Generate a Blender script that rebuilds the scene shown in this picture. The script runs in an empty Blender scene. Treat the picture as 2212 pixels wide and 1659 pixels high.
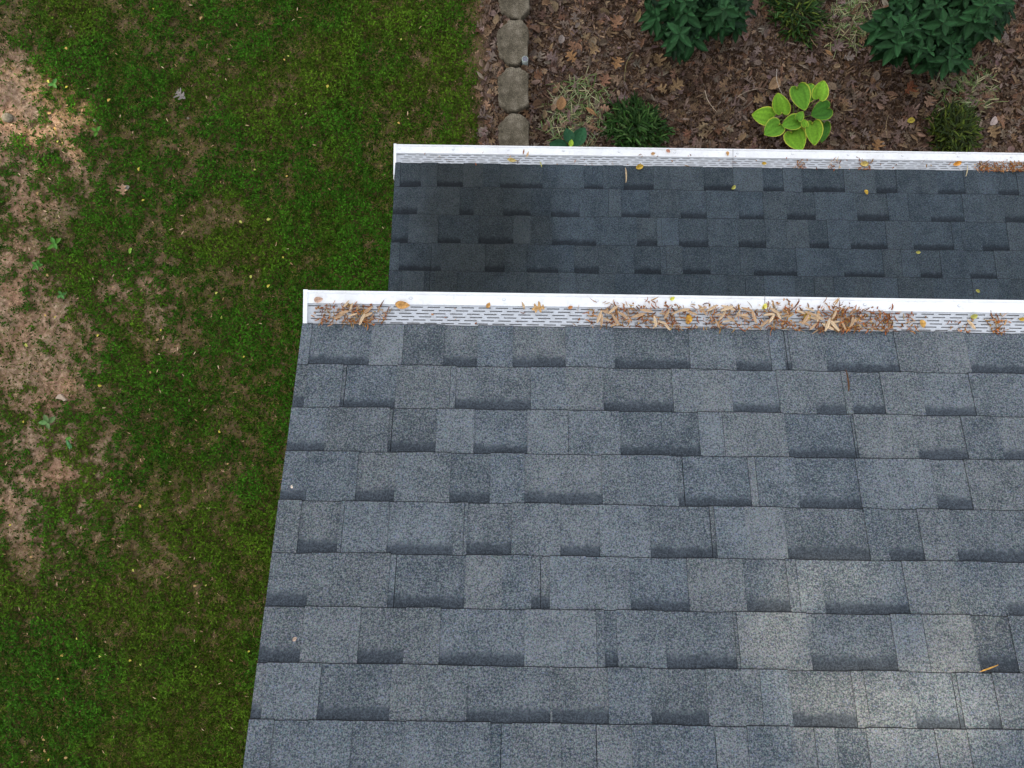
import bpy, math, random
import numpy as np
from mathutils import Vector, Matrix
sc = bpy.context.scene
PI = math.pi; R = math.radians
random.seed(7); rng = np.random.default_rng(11)

# ------------------------------------------------------------------ camera
H = 5.8            # camera height above the lawn
ROLL = R(0.8)
F = 1475.0; CX = 1106.0; CY = 829.5      # focal length / centre in overview pixels (2212 wide)
cam = bpy.data.cameras.new('Camera'); cam.sensor_width = 36; cam.lens = 36 * F / 2212.0
cam.clip_start = 0.05; cam.clip_end = 800
co = bpy.data.objects.new('Camera', cam); sc.collection.objects.link(co)
co.location = (0, 0, H); co.rotation_euler = (0, 0, ROLL); sc.camera = co

# ------------------------------------------------------------------ sky, sun, exposure
SUN_EL = R(52); SUN_AZ = R(172)          # azimuth measured from +X towards +Y (sun stands left of the picture)
SD = Vector((math.cos(SUN_EL) * math.cos(SUN_AZ), math.cos(SUN_EL) * math.sin(SUN_AZ), math.sin(SUN_EL)))
w = bpy.data.worlds.new('World'); sc.world = w; w.use_nodes = True
nt = w.node_tree; bgn = nt.nodes['Background']
sky = nt.nodes.new('ShaderNodeTexSky'); sky.sky_type = 'NISHITA'; sky.sun_disc = False
sky.sun_elevation = SUN_EL; sky.sun_rotation = PI / 2 - SUN_AZ
sky.air_density = 1.0; sky.dust_density = 3.0; sky.ozone_density = 1.0
hs = nt.nodes.new('ShaderNodeHueSaturation'); hs.inputs['Saturation'].default_value = 0.29     # thin high cloud pales the blue
nt.links.new(sky.outputs[0], hs.inputs['Color']); nt.links.new(hs.outputs[0], bgn.inputs[0]); bgn.inputs[1].default_value = 0.15
sl = bpy.data.lights.new('Sun', 'SUN'); sl.energy = 2.0; sl.angle = R(0.5); sl.color = (1.0, 0.83, 0.60)
so = bpy.data.objects.new('Sun', sl); sc.collection.objects.link(so)
so.rotation_euler = SD.to_track_quat('Z', 'Y').to_euler()
sc.view_settings.view_transform = 'Standard'; sc.view_settings.look = 'None'
sc.view_settings.gamma = 1; sc.view_settings.exposure = 1.66

# ------------------------------------------------------------------ helpers
CR, SR = math.cos(ROLL), math.sin(ROLL)
def ray(px, py):
    a = (px - CX) / F; b = -(py - CY) / F
    return a * CR - b * SR, a * SR + b * CR
def at(px, py, z=0.0):                    # overview pixel -> world point at height z
    a, b = ray(px, py); D = H - z
    return Vector((a * D, b * D, z))
def src(x, y, z=0.0): return at(x / 1.8083, y / 1.8083, z)

def vnoise(x, y, scale, seed=0):
    x = np.asarray(x) * scale; y = np.asarray(y) * scale
    xi = np.floor(x).astype(np.int64); yi = np.floor(y).astype(np.int64)
    fx = x - xi; fy = y - yi
    fx = fx * fx * (3 - 2 * fx); fy = fy * fy * (3 - 2 * fy)
    def h(i, j):
        n = (i * 374761393 + j * 668265263 + seed * 974634777) & 0x7fffffff
        n = ((n ^ (n >> 13)) * 1274126177) & 0x7fffffff
        n = n ^ (n >> 16)
        return (n & 0xffff) / 65535.0
    return (h(xi, yi) * (1 - fx) + h(xi + 1, yi) * fx) * (1 - fy) + (h(xi, yi + 1) * (1 - fx) + h(xi + 1, yi + 1) * fx) * fy
def fbm(x, y, scale, seed=0, octv=3):
    s = 0; a = 1; t = 0
    for o in range(octv):
        s = s + a * vnoise(x, y, scale * 2 ** o, seed + o * 17); t += a; a *= 0.55
    return s / t
def sstep(v, a, b):
    t = np.clip((v - a) / (b - a), 0, 1); return t * t * (3 - 2 * t)

def tag(o, label=None, cat=None, group=None, kind=None):
    if label: o['label'] = label
    if cat: o['category'] = cat
    if group: o['group'] = group
    if kind: o['kind'] = kind
    return o
def link(name, me, mats, parent=None):
    for m in (mats if isinstance(mats, (list, tuple)) else [mats]): me.materials.append(m)
    o = bpy.data.objects.new(name, me); sc.collection.objects.link(o)
    if parent: o.parent = parent
    return o
def empty(name, loc=(0, 0, 0)):
    o = bpy.data.objects.new(name, None); sc.collection.objects.link(o); o.location = loc; o.empty_display_size = 0.1
    return o
def np_mesh(name, verts, faces, cols=None, smooth=False):
    """verts (N,3), faces (M,k) constant k, cols (N,3) per vertex"""
    me = bpy.data.meshes.new(name); k = faces.shape[1]
    me.vertices.add(len(verts)); me.vertices.foreach_set('co', np.ascontiguousarray(verts, dtype=np.float32).ravel())
    me.loops.add(faces.size); me.loops.foreach_set('vertex_index', np.ascontiguousarray(faces, dtype=np.int32).ravel())
    me.polygons.add(len(faces)); me.polygons.foreach_set('loop_start', np.arange(0, faces.size, k, dtype=np.int32))
    if smooth: me.polygons.foreach_set('use_smooth', np.ones(len(faces), dtype=bool))
    me.update(calc_edges=True)
    if cols is not None:
        at_ = me.color_attributes.new('Col', 'FLOAT_COLOR', 'POINT')
        c = np.ones((len(verts), 4), dtype=np.float32); c[:, :3] = cols; at_.data.foreach_set('color', c.ravel())
    return me
class MB:
    """collects polygons with a colour per vertex and a material index per face"""
    def __init__(s): s.v = []; s.f = []; s.m = []; s.c = []; s.uv = []
    def poly(s, pts, col=(1, 1, 1), m=0, uv=None):
        i = len(s.v); s.v += [tuple(p) for p in pts]; s.f.append(tuple(range(i, i + len(pts)))); s.m.append(m)
        s.c += [col] * len(pts); s.uv += list(uv) if uv is not None else [(0, 0)] * len(pts)
    def grid(s, rows, col=(1, 1, 1), m=0, cols=None, uvs=None):
        i = len(s.v); n = len(rows[0])
        for a, r in enumerate(rows):
            for b, p in enumerate(r):
                s.v.append(tuple(p)); s.c.append(cols[a][b] if cols else col); s.uv.append(uvs[a][b] if uvs else (0, 0))
        for a in range(len(rows) - 1):
            for b in range(n - 1):
                q = i + a * n + b; s.f.append((q, q + 1, q + n + 1, q + n)); s.m.append(m)
    def box(s, x0, x1, y0, y1, z0, z1, m=0, col=(1, 1, 1)):
        P = [Vector((x, y, z)) for z in (z0, z1) for y in (y0, y1) for x in (x0, x1)]
        for f in ((0, 2, 3, 1), (4, 5, 7, 6), (0, 1, 5, 4), (2, 6, 7, 3), (0, 4, 6, 2), (1, 3, 7, 5)): s.poly([P[k] for k in f], col, m)
    def prism(s, prof, x0, x1, m=0, closed=True):     # profile list of (y,z) swept along x
        n = len(prof)
        for i in range(n if closed else n - 1):
            a = prof[i]; b = prof[(i + 1) % n]
            s.poly([(x0, a[0], a[1]), (x1, a[0], a[1]), (x1, b[0], b[1]), (x0, b[0], b[1])], m=m)
        if closed:
            s.poly([(x0, p[0], p[1]) for p in prof], m=m); s.poly([(x1, p[0], p[1]) for p in reversed(prof)], m=m)
    def tube(s, pts, rad, n=6, col=(1, 1, 1), m=0):
        rows = []
        for i, p in enumerate(pts):
            p = Vector(p); d = Vector(pts[min(i + 1, len(pts) - 1)]) - Vector(pts[max(i - 1, 0)])
            d.normalize(); u = d.orthogonal().normalized(); v = d.cross(u)
            r = rad[i] if isinstance(rad, (list, tuple)) else rad
            rows.append([p + u * math.cos(2 * PI * k / n) * r + v * math.sin(2 * PI * k / n) * r for k in range(n + 1)])
        s.grid(rows, col, m)
    def mesh(s, name, smooth=False):
        me = bpy.data.meshes.new(name); me.from_pydata(s.v, [], s.f); me.update()
        me.polygons.foreach_set('material_index', s.m)
        if smooth: me.polygons.foreach_set('use_smooth', [True] * len(s.f))
        a = me.color_attributes.new('Col', 'FLOAT_COLOR', 'POINT')
        a.data.foreach_set('color', np.array([(*c[:3], 1) for c in s.c], dtype=np.float32).ravel())
        ul = me.uv_layers.new(name='UVMap'); uv = np.array(s.uv, dtype=np.float32)
        idx = np.empty(len(me.loops), dtype=np.int32); me.loops.foreach_get('vertex_index', idx)
        ul.data.foreach_set('uv', uv[idx].ravel())
        return me
    def build(s, name, mats, parent=None, smooth=False): return link(name, s.mesh(name, smooth), mats, parent)

# ------------------------------------------------------------------ materials
def newmat(name, rough=0.7, spec=0.3):
    m = bpy.data.materials.new(name); m.use_nodes = True; t = m.node_tree; b = t.nodes['Principled BSDF']
    b.inputs['Roughness'].default_value = rough; b.inputs['Specular IOR Level'].default_value = spec
    return m, t, b
def N(t, kind, **kw):
    n = t.nodes.new(kind)
    for k, v in kw.items():
        if k in n.inputs: n.inputs[k].default_value = v
        else: setattr(n, k, v)
    return n
def ramp(t, fac, stops):
    r = t.nodes.new('ShaderNodeValToRGB'); e = r.color_ramp.elements
    while len(e) < len(stops): e.new(0.5)
    for k, (p, c) in enumerate(stops): e[k].position = p; e[k].color = (*c, 1) if len(c) == 3 else c
    t.links.new(fac, r.inputs[0]); return r
def mix(t, fac, a, b, mode='MIX'):
    n = t.nodes.new('ShaderNodeMix'); n.data_type = 'RGBA'; n.blend_type = mode
    for sock, v in ((n.inputs[0], fac), (n.inputs[6], a), (n.inputs[7], b)):
        if hasattr(v, 'is_output'): t.links.new(v, sock)
        elif isinstance(v, (int, float)): sock.default_value = v
        else: sock.default_value = (*v, 1)
    return n.outputs[2]
def mth(t, op, a, b=0.0, clamp=False):
    n = t.nodes.new('ShaderNodeMath'); n.operation = op; n.use_clamp = clamp
    for k, v in enumerate((a, b)):
        if hasattr(v, 'is_output'): t.links.new(v, n.inputs[k])
        else: n.inputs[k].default_value = v
    return n.outputs[0]
def bump(t, b, height, strength=0.4, dist=0.01):
    n = N(t, 'ShaderNodeBump', Strength=strength, Distance=dist); t.links.new(height, n.inputs['Height']); t.links.new(n.outputs[0], b.inputs['Normal'])

def attr_mat(name, rough=0.6, spec=0.3, var=0.25, scale=120, bmp=0.0):
    m, t, b = newmat(name, rough, spec)
    a = N(t, 'ShaderNodeAttribute', attribute_name='Col'); tc = N(t, 'ShaderNodeTexCoord')
    n = N(t, 'ShaderNodeTexNoise', Scale=scale, Detail=3.0); t.links.new(tc.outputs['Object'], n.inputs[0])
    r = ramp(t, n.outputs[0], [(0.3, (1 - var,) * 3), (0.7, (1 + var,) * 3)])
    t.links.new(mix(t, 1.0, a.outputs['Color'], r.outputs[0], 'MULTIPLY'), b.inputs['Base Color'])
    if bmp: bump(t, b, n.outputs[0], bmp, 0.004)
    return m
M = {}
M['green'] = attr_mat('leaf_green', 0.6, 0.12, 0.18, 60)
M['lawn'] = attr_mat('lawn_green', 0.8, 0.03, 0.3, 25)
M['gloss'] = attr_mat('leaf_glossy', 0.38, 0.4, 0.18, 90)
M['dry'] = attr_mat('dry_leaf', 0.85, 0.12, 0.35, 140, 0.3)
M['bark'] = attr_mat('bark', 0.9, 0.1, 0.4, 60, 0.5)

m, t, b = newmat('white_aluminium', 0.42, 0.4); M['white'] = m
tc = N(t, 'ShaderNodeTexCoord'); n = N(t, 'ShaderNodeTexNoise', Scale=9.0, Detail=6.0, Roughness=0.65); t.links.new(tc.outputs['Object'], n.inputs[0])
n2 = N(t, 'ShaderNodeTexNoise', Scale=90.0, Detail=3.0); t.links.new(tc.outputs['Object'], n2.inputs[0])
r = ramp(t, n.outputs[0], [(0.35, (0.82, 0.83, 0.84)), (0.7, (0.70, 0.70, 0.69))])
r2 = ramp(t, n2.outputs[0], [(0.55, (1, 1, 1)), (0.8, (0.86, 0.84, 0.80))])
t.links.new(mix(t, 1.0, r.outputs[0], r2.outputs[0], 'MULTIPLY'), b.inputs['Base Color'])
m, t, b = newmat('guard_aluminium', 0.5, 0.3); M['guard'] = m
tc = N(t, 'ShaderNodeTexCoord'); n = N(t, 'ShaderNodeTexNoise', Scale=30.0, Detail=6.0, Roughness=0.7); t.links.new(tc.outputs['Object'], n.inputs[0])
r = ramp(t, n.outputs[0], [(0.35, (0.50, 0.52, 0.545)), (0.6, (0.44, 0.455, 0.47)), (0.78, (0.30, 0.28, 0.25))]); t.links.new(r.outputs[0], b.inputs['Base Color'])
m, t, b = newmat('gutter_inside', 0.8, 0.1); b.inputs['Base Color'].default_value = (0.30, 0.30, 0.305, 1); M['inside'] = m
m, t, b = newmat('screw_metal', 0.45, 0.5); b.inputs['Base Color'].default_value = (0.42, 0.44, 0.46, 1); M['screw'] = m
m, t, b = newmat('asphalt_edge', 0.95, 0.05); b.inputs['Base Color'].default_value = (0.022, 0.023, 0.026, 1); M['edge'] = m
m, t, b = newmat('rake_wood', 0.8, 0.2); M['rake'] = m
tc = N(t, 'ShaderNodeTexCoord'); n = N(t, 'ShaderNodeTexNoise', Scale=25.0, Detail=4.0); t.links.new(tc.outputs['Object'], n.inputs[0])
r = ramp(t, n.outputs[0], [(0.42, (0.06, 0.05, 0.04)), (0.62, (0.34, 0.17, 0.055))]); t.links.new(r.outputs[0], b.inputs['Base Color'])
m, t, b = newmat('vinyl_siding', 0.6, 0.3); M['siding'] = m
tc = N(t, 'ShaderNodeTexCoord'); wv = N(t, 'ShaderNodeTexWave', Scale=1.6, Distortion=0.0); wv.bands_direction = 'Z'; wv.wave_profile = 'SAW'
t.links.new(tc.outputs['Object'], wv.inputs[0]); b.inputs['Base Color'].default_value = (0.55, 0.53, 0.48, 1); bump(t, b, wv.outputs[1], 0.6, 0.02)

def shingle_mat(name, light, dark, band, blotch=None):
    """granule surface. UV.x metres along, UV.y 0..1 over the exposure; Col.r tone, Col.g 1 on the cut-outs
    (which carry the factory's band of dark granules at their top), Col.b hue."""
    m, t, b = newmat(name, 0.9, 0.15)
    uv = N(t, 'ShaderNodeUVMap', uv_map='UVMap'); tc = N(t, 'ShaderNodeTexCoord'); a = N(t, 'ShaderNodeAttribute', attribute_name='Col')
    sp = N(t, 'ShaderNodeSeparateColor'); t.links.new(a.outputs['Color'], sp.inputs[0])
    su = N(t, 'ShaderNodeSeparateXYZ'); t.links.new(uv.outputs[0], su.inputs[0])
    g1 = N(t, 'ShaderNodeTexNoise', Scale=270.0, Detail=3.0, Roughness=0.75); g2 = N(t, 'ShaderNodeTexNoise', Scale=14.0, Detail=4.0, Roughness=0.6)
    g3 = N(t, 'ShaderNodeTexNoise', Scale=210.0, Detail=1.0); g4 = N(t, 'ShaderNodeTexNoise', Scale=60.0, Detail=3.0)
    g5 = N(t, 'ShaderNodeTexNoise', Scale=165.0, Detail=3.0)
    for g in (g1, g2, g3, g4, g5): t.links.new(tc.outputs['Object'], g.inputs[0])
    tone = mth(t, 'ADD', mth(t, 'MULTIPLY', sp.outputs[0], 0.62), mth(t, 'MULTIPLY', mth(t, 'SUBTRACT', g2.outputs[0], 0.35), 0.75))
    gr = mth(t, 'MULTIPLY', mth(t, 'SUBTRACT', g1.outputs[0], 0.5), 3.6)
    gr = mth(t, 'ADD', gr, mth(t, 'MULTIPLY', mth(t, 'SUBTRACT', g5.outputs[0], 0.5), 1.7)); fac = mth(t, 'ADD', tone, gr, True)
    c = mix(t, fac, dark, light)
    hue = ramp(t, g3.outputs[0], [(0.28, (0.80, 1.0, 1.12)), (0.43, (1.02, 1.10, 0.92)), (0.50, (1, 1, 1)), (0.57, (1.14, 0.97, 1.04)), (0.72, (0.80, 0.98, 1.2))])
    c = mix(t, 1.0, c, hue.outputs[0], 'MULTIPLY')
    warm = ramp(t, sp.outputs[2], [(0.0, (0.96, 0.995, 1.03)), (1.0, (1.03, 1.01, 0.98))]); c = mix(t, 1.0, c, warm.outputs[0], 'MULTIPLY')
    vv = mth(t, 'ADD', su.outputs[1], mth(t, 'MULTIPLY', mth(t, 'SUBTRACT', g1.outputs[0], 0.5), 0.62))
    vv = mth(t, 'ADD', vv, mth(t, 'MULTIPLY', mth(t, 'SUBTRACT', g4.outputs[0], 0.5), 0.24))
    vv = mth(t, 'ADD', vv, mth(t, 'MULTIPLY', mth(t, 'SUBTRACT', sp.outputs[2], 0.5), 0.07))
    bn = N(t, 'ShaderNodeMapRange'); bn.inputs[1].default_value = 0.785; bn.inputs[2].default_value = 0.85; t.links.new(vv, bn.inputs[0])
    bf = mth(t, 'MULTIPLY', bn.outputs[0], sp.outputs[1]); bf = mth(t, 'MULTIPLY', bf, 0.92)
    c = mix(t, bf, c, mix(t, fac, tuple(x * 0.55 for x in band), tuple(x * 1.5 for x in band)))
    if blotch:                                  # soft dark patch with a noisy outline, fixed to the roof
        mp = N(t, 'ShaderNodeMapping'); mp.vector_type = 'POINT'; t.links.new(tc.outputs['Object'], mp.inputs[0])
        cx, cy, rx, ry = blotch; mp.inputs['Scale'].default_value = (1 / rx, 1 / ry, 0); mp.inputs['Location'].default_value = (-cx / rx, -cy / ry, 0)
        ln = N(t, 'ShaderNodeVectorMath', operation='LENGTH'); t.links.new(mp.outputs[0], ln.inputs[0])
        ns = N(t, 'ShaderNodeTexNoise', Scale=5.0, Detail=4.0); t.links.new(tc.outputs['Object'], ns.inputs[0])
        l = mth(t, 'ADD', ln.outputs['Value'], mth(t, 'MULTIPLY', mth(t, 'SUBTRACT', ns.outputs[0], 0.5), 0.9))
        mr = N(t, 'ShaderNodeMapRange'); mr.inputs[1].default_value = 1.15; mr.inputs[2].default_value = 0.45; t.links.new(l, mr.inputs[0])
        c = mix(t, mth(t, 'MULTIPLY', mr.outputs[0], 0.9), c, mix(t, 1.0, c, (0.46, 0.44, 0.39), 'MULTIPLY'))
    t.links.new(c, b.inputs['Base Color']); bump(t, b, g1.outputs[0], 0.5, 0.003)
    return m
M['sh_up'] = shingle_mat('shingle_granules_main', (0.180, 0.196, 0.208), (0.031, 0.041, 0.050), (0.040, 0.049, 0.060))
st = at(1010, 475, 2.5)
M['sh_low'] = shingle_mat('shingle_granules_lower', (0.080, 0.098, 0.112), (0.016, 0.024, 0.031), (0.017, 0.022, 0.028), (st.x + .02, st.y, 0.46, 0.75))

# ------------------------------------------------------------------ roofs
def plane(px, py, D, tan):                 # roof plane through the point seen at (px,py) at depth D
    a, b = ray(px, py); return dict(y0=b * D, z0=H - D, t=tan, ang=math.atan(tan))
def hit(pl, px, py):
    a, b = ray(px, py); D = (H - pl['z0'] - pl['y0'] * pl['t']) / (1 - b * pl['t'])
    x, y = a * D, b * D; return x, (pl['y0'] - y) / math.cos(pl['ang'])      # X, slope distance s
def P(pl, x, s, n=0.0):
    c, si = math.cos(pl['ang']), math.sin(pl['ang'])
    return Vector((x, pl['y0'] - s * c + n * si, pl['z0'] + s * si + n * c))

def make_roof(name, pl, lines, bands, seams, xl, xr, smax, mat, parent, seed):
    rnd = random.Random(seed); mb = MB()
    S = [0.0] + [hit(pl, 1456, (l + r) / 2)[1] for (l, r) in lines]
    while S[-1] < smax: S.append(S[-1] + 0.143)
    for k in range(len(S) - 1):
        s0, s1 = S[k], S[k + 1]; cuts = []
        if k < len(bands):
            l, r = lines[k]
            for (a, c) in bands[k]:
                ya = l + (r - l) * (a - 700) / 1512; cuts.append((hit(pl, a, ya)[0], hit(pl, c, ya)[0]))
            sm = [hit(pl, a, l + (r - l) * (a - 700) / 1512)[0] for a in seams[k]]
            xk = hit(pl, 2212, r)[0]
        else: sm = []; xk = xl
        x = max(xk, cuts[-1][1] if cuts else xk)
        while x < xr:
            x += rnd.uniform(0.05, 0.24); w_ = rnd.uniform(0.05, 0.26)
            if x + w_ < xr: cuts.append((x, x + w_))
            if rnd.random() < 0.4: sm.append(x + w_ * 0.5)
            x += w_
        cuts = [(max(a, xl), min(b_, xr)) for a, b_ in cuts if b_ > xl + 0.004]
        # pieces: (x0,x1,isgap)
        pcs = []; x = xl
        for a, c in cuts:
            if a > x + 0.003: pcs.append((x, a, 0))
            pcs.append((max(a, x), c, 1)); x = c
        if x < xr: pcs.append((x, xr, 0))
        out = []
        for a, c, g in pcs:                 # split pieces at shingle joints and blend changes
            inner = sorted(q for q in sm if a + 0.008 < q < c - 0.008); js = set(inner)
            if not g and c - a > 0.16 and not inner: inner = [a + (c - a) * rnd.uniform(0.35, 0.65)]
            e = [a] + inner + [c]
            for i in range(len(e) - 1): out.append((e[i], e[i + 1], g, e[i] in js, e[i + 1] in js))
        hd = 0.022 if k < len(S) - 2 else 0
        wob = rnd.uniform(-0.0015, 0.0015)
        for a, c, g, ja, jc in out:
            tone = rnd.gauss(0.50, 0.11) if g else rnd.gauss(0.58, 0.13); tone = min(max(tone, 0.05), 1.05)
            col = (tone, float(g), rnd.random())
            nb = 0.0052 if g else 0.0078; hn = 0.0012 if g else 0.0034
            a2 = a + (0.0010 if ja else 0); c2 = c - (0.0010 if jc else 0)
            if not g: a2 -= 0.0004; c2 += 0.0004
            sb = s0 + wob + rnd.uniform(-0.001, 0.001) + (0.0015 if g else 0)
            nseg = max(1, int((c2 - a2) / 0.03)); xs = [a2 + (c2 - a2) * i / nseg for i in range(nseg + 1)]
            jit = [rnd.uniform(-0.0009, 0.0009) for _ in xs]
            ed_ = 0.0019 / (s1 + hd - s0); vs = [ed_, .5, 1]
            rows = [[P(pl, x, (sb + jit[i]) * (1 - v) + (s1 + hd) * v, nb * (1 - v) + hn * v) for i, x in enumerate(xs)] for v in vs]
            uvs = [[(x, v * (s1 + hd - s0) / (s1 - s0)) for x in xs] for v in vs]
            mb.grid(rows, col, 0, uvs=uvs)
            mb.grid([[P(pl, x, sb + jit[i], nb - .0006) for i, x in enumerate(xs)], rows[0]], col, 1)      # cut asphalt edge
            mb.grid([[P(pl, x, sb + jit[i], -0.002) for i, x in enumerate(xs)], [P(pl, x, sb + jit[i], nb) for i, x in enumerate(xs)]], col, 1)
            for xx, fl in ((a2, 0), (c2, 1)):
                q = [P(pl, xx, sb + jit[0 if not fl else -1], -0.002), P(pl, xx, s1 + hd, -0.002), P(pl, xx, s1 + hd, hn), P(pl, xx, sb + jit[0 if not fl else -1], nb)]
                mb.poly(q if fl else q[::-1], col, 1)
    # black underlay below the joints
    mb.poly([P(pl, xl + .003, 0.004, -0.001), P(pl, xr, 0.004, -0.001), P(pl, xr, S[-1], -0.001), P(pl, xl + .003, S[-1], -0.001)], m=1)
    return mb.build(name, [mat, M['edge']], parent), S[-1]

house = empty('house', (-0.4, -0.3, 0))
tag(house, 'house corner with a grey shingled main roof above a darker lower roof and white gutters', 'house')
def hp(o): o.parent = house; o.matrix_parent_inverse = Matrix.Translation((0.4, 0.3, 0)); return o

UP = plane(1106, 705, 2.20, 0.378)
LOW = plane(1106, 356, 3.41, 0.2257)
up_lines = [(790, 806), (882, 899), (977, 994), (1083, 1101), (1195, 1213), (1309, 1328), (1430, 1452), (1552, 1577)]
up_bands = [
 [(665, 797), (957, 1030), (1107, 1222), (1328, 1492), (1590, 1668), (1697, 1711), (1786, 1944), (2098, 2250)],
 [(630, 656), (733, 853), (982, 1147), (1304, 1456), (1583, 1686), (1763, 1829), (1843, 1914), (1999, 2109)],
 [(612, 701), (836, 941), (1022, 1139), (1340, 1514), (1703, 1856), (1985, 2092), (2170, 2280)],
 [(600, 661), (766, 851), (970, 1058), (1132, 1302), (1466, 1624), (1727, 1862), (2025, 2102)],
 [(640, 728), (834, 978), (1007, 1105), (1210, 1297), (1405, 1550), (1702, 1880), (1922, 1998), (2070, 2240)],
 [(570, 663), (836, 1003), (1147, 1188), (1362, 1490), (1613, 1708), (1783, 1965), (2177, 2270)],
 [(555, 648), (771, 871), (947, 1133), (1307, 1335), (1440, 1593), (1754, 1940), (2117, 2201)],
 [(540, 565), (684, 841), (1007, 1189), (1193, 1316), (1408, 1532), (1713, 1853), (1980, 2085), (2135, 2165)]]
up_seams = [[868, 1665, 1703, 1945], [741, 970, 1456, 1827, 1914, 2109], [843, 1138, 1567, 1228, 1850, 2092], [851, 1060, 1302, 1480, 1640], [736, 1000, 1297, 1540, 1925],
            [850, 1168, 1003, 1730], [871, 1335, 1600, 1290, 2010], [841, 1191, 1650, 1880, 2075]]
low_lines = [(404, 419), (464, 479), (525, 540), (586, 601)]
low_bands = [
 [(863, 909), (944, 1000), (1080, 1172), (1261, 1303), (1347, 1412), (1520, 1585), (1648, 1693), (1733, 1825), (1892, 1938), (2025, 2085), (2155, 2200)],
 [(845, 901), (992, 1023), (1087, 1146), (1190, 1252), (1342, 1405), (1470, 1527), (1596, 1650), (1700, 1762), (1851, 1920), (2010, 2083), (2170, 2230)],
 [(840, 881), (945, 995), (1033, 1109), (1192, 1288), (1376, 1420), (1466, 1530), (1595, 1655), (1748, 1790), (1837, 1917), (1973, 2060), (2122, 2180)],
 [(861, 953), (1047, 1090), (1137, 1206), (1240, 1293), (1370, 1428), (1475, 1535), (1628, 1722), (1823, 1910), (1988, 2035), (2095, 2153)]]
low_seams = [[944, 1585, 1412, 2085], [1023, 1700, 1315, 1965], [945, 1109, 1430, 1700, 2080], [930, 1240, 1440, 1600, 1950]]
xu = hit(UP, 655, 700)[0]; xl_ = hit(LOW, 853, 380)[0]
XR = 5.0
r1, su_ = make_roof('main_roof', UP, up_lines, up_bands, up_seams, xu, XR, 4.2, M['sh_up'], None, 3); hp(r1)
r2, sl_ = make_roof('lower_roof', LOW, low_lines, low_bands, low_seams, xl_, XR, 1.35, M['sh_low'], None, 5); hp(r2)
r1['label'] = 'main roof of blue grey shingles'; r2['label'] = 'darker lower roof with a black blotch'
# back slope of the main roof, deck, rake boards, walls
def sub(mb, name, mats, par, smooth=False): return mb.build(name, mats, par, smooth)
def slab(pl, x0, x1, s0, s1, n0, n1):
    mb = MB(); q = [P(pl, x, s, n) for n in (n0, n1) for s in (s0, s1) for x in (x0, x1)]
    for f in ((0, 2, 3, 1), (4, 5, 7, 6), (0, 1, 5, 4), (2, 6, 7, 3), (0, 4, 6, 2), (1, 3, 7, 5)): mb.poly([q[k] for k in f])
    return mb
sub(slab(UP, xu + .012, XR, .01, su_, -.022, -.004), 'roof_deck', M['rake'], r1)
sub(slab(LOW, xl_ + .012, XR, .01, sl_, -.022, -.004), 'roof_deck', M['rake'], r2)
sub(slab(UP, xu + .004, xu + .028, .03, su_, -.16, -.024), 'rake_board', M['rake'], r1)
sub(slab(LOW, xl_ + .004, xl_ + .028, .03, sl_, -.13, -.024), 'rake_board', M['rake'], r2)
rt = P(UP, 0, su_); BK = dict(y0=rt.y - 8 * 0.935, z0=rt.z - 8 * .935 * .378, t=-0.378, ang=-math.atan(.378))
mb = MB(); mb.poly([(xu, rt.y, rt.z + .006), (XR, rt.y, rt.z + .006), (XR, rt.y - 4.2, rt.z - 1.58), (xu, rt.y - 4.2, rt.z - 1.58)], (0.6, 0, .5))
mb.poly([(xu, rt.y - 4.2, rt.z - 1.6), (XR, rt.y - 4.2, rt.z - 1.6), (XR, rt.y - .01, rt.z - .02), (xu, rt.y - .01, rt.z - .02)], m=1)
hp(mb.build('back_roof', [M['sh_up'], M['edge']]))
wy0 = UP['y0'] - 0.30; wy1 = rt.y - 3.9; mb = MB()
zt = lambda y: UP['z0'] + (UP['y0'] - y) * .378 - .03
X0 = xu + 0.28
mb.poly([(X0, wy0, 0), (XR, wy0, 0), (XR, wy0, zt(wy0)), (X0, wy0, zt(wy0))][::-1])
mb.poly([(X0, wy0, 0), (X0, wy0, zt(wy0)), (X0, rt.y, rt.z - .03), (X0, wy1, rt.z - .03 - (rt.y - wy1) * .378), (X0, wy1, 0)])
mb.poly([(X0, wy1, 0), (X0, wy1, 4.0), (XR, wy1, 4.0), (XR, wy1, 0)])
mb.poly([(XR, wy0, 0), (XR, wy1, 0), (XR, wy1, rt.z - .03 - (rt.y - wy1) * .378), (XR, rt.y, rt.z - .03), (XR, wy0, zt(wy0))])
w1 = hp(mb.build('wall', M['siding']))
X1 = xl_ + .2; ly = LOW['y0'] - .3; zl = lambda y: LOW['z0'] + (LOW['y0'] - y) * .2257 - .03
mb = MB(); mb.poly([(X1, ly, 0), (XR - .01, ly, 0), (XR - .01, ly, zl(ly)), (X1, ly, zl(ly))][::-1])
mb.poly([(X1, ly, 0), (X1, ly, zl(ly)), (X1, wy0 + .002, zl(wy0)), (X1, wy0 + .002, 0)])
hp(mb.build('wall', M['siding']))

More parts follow.
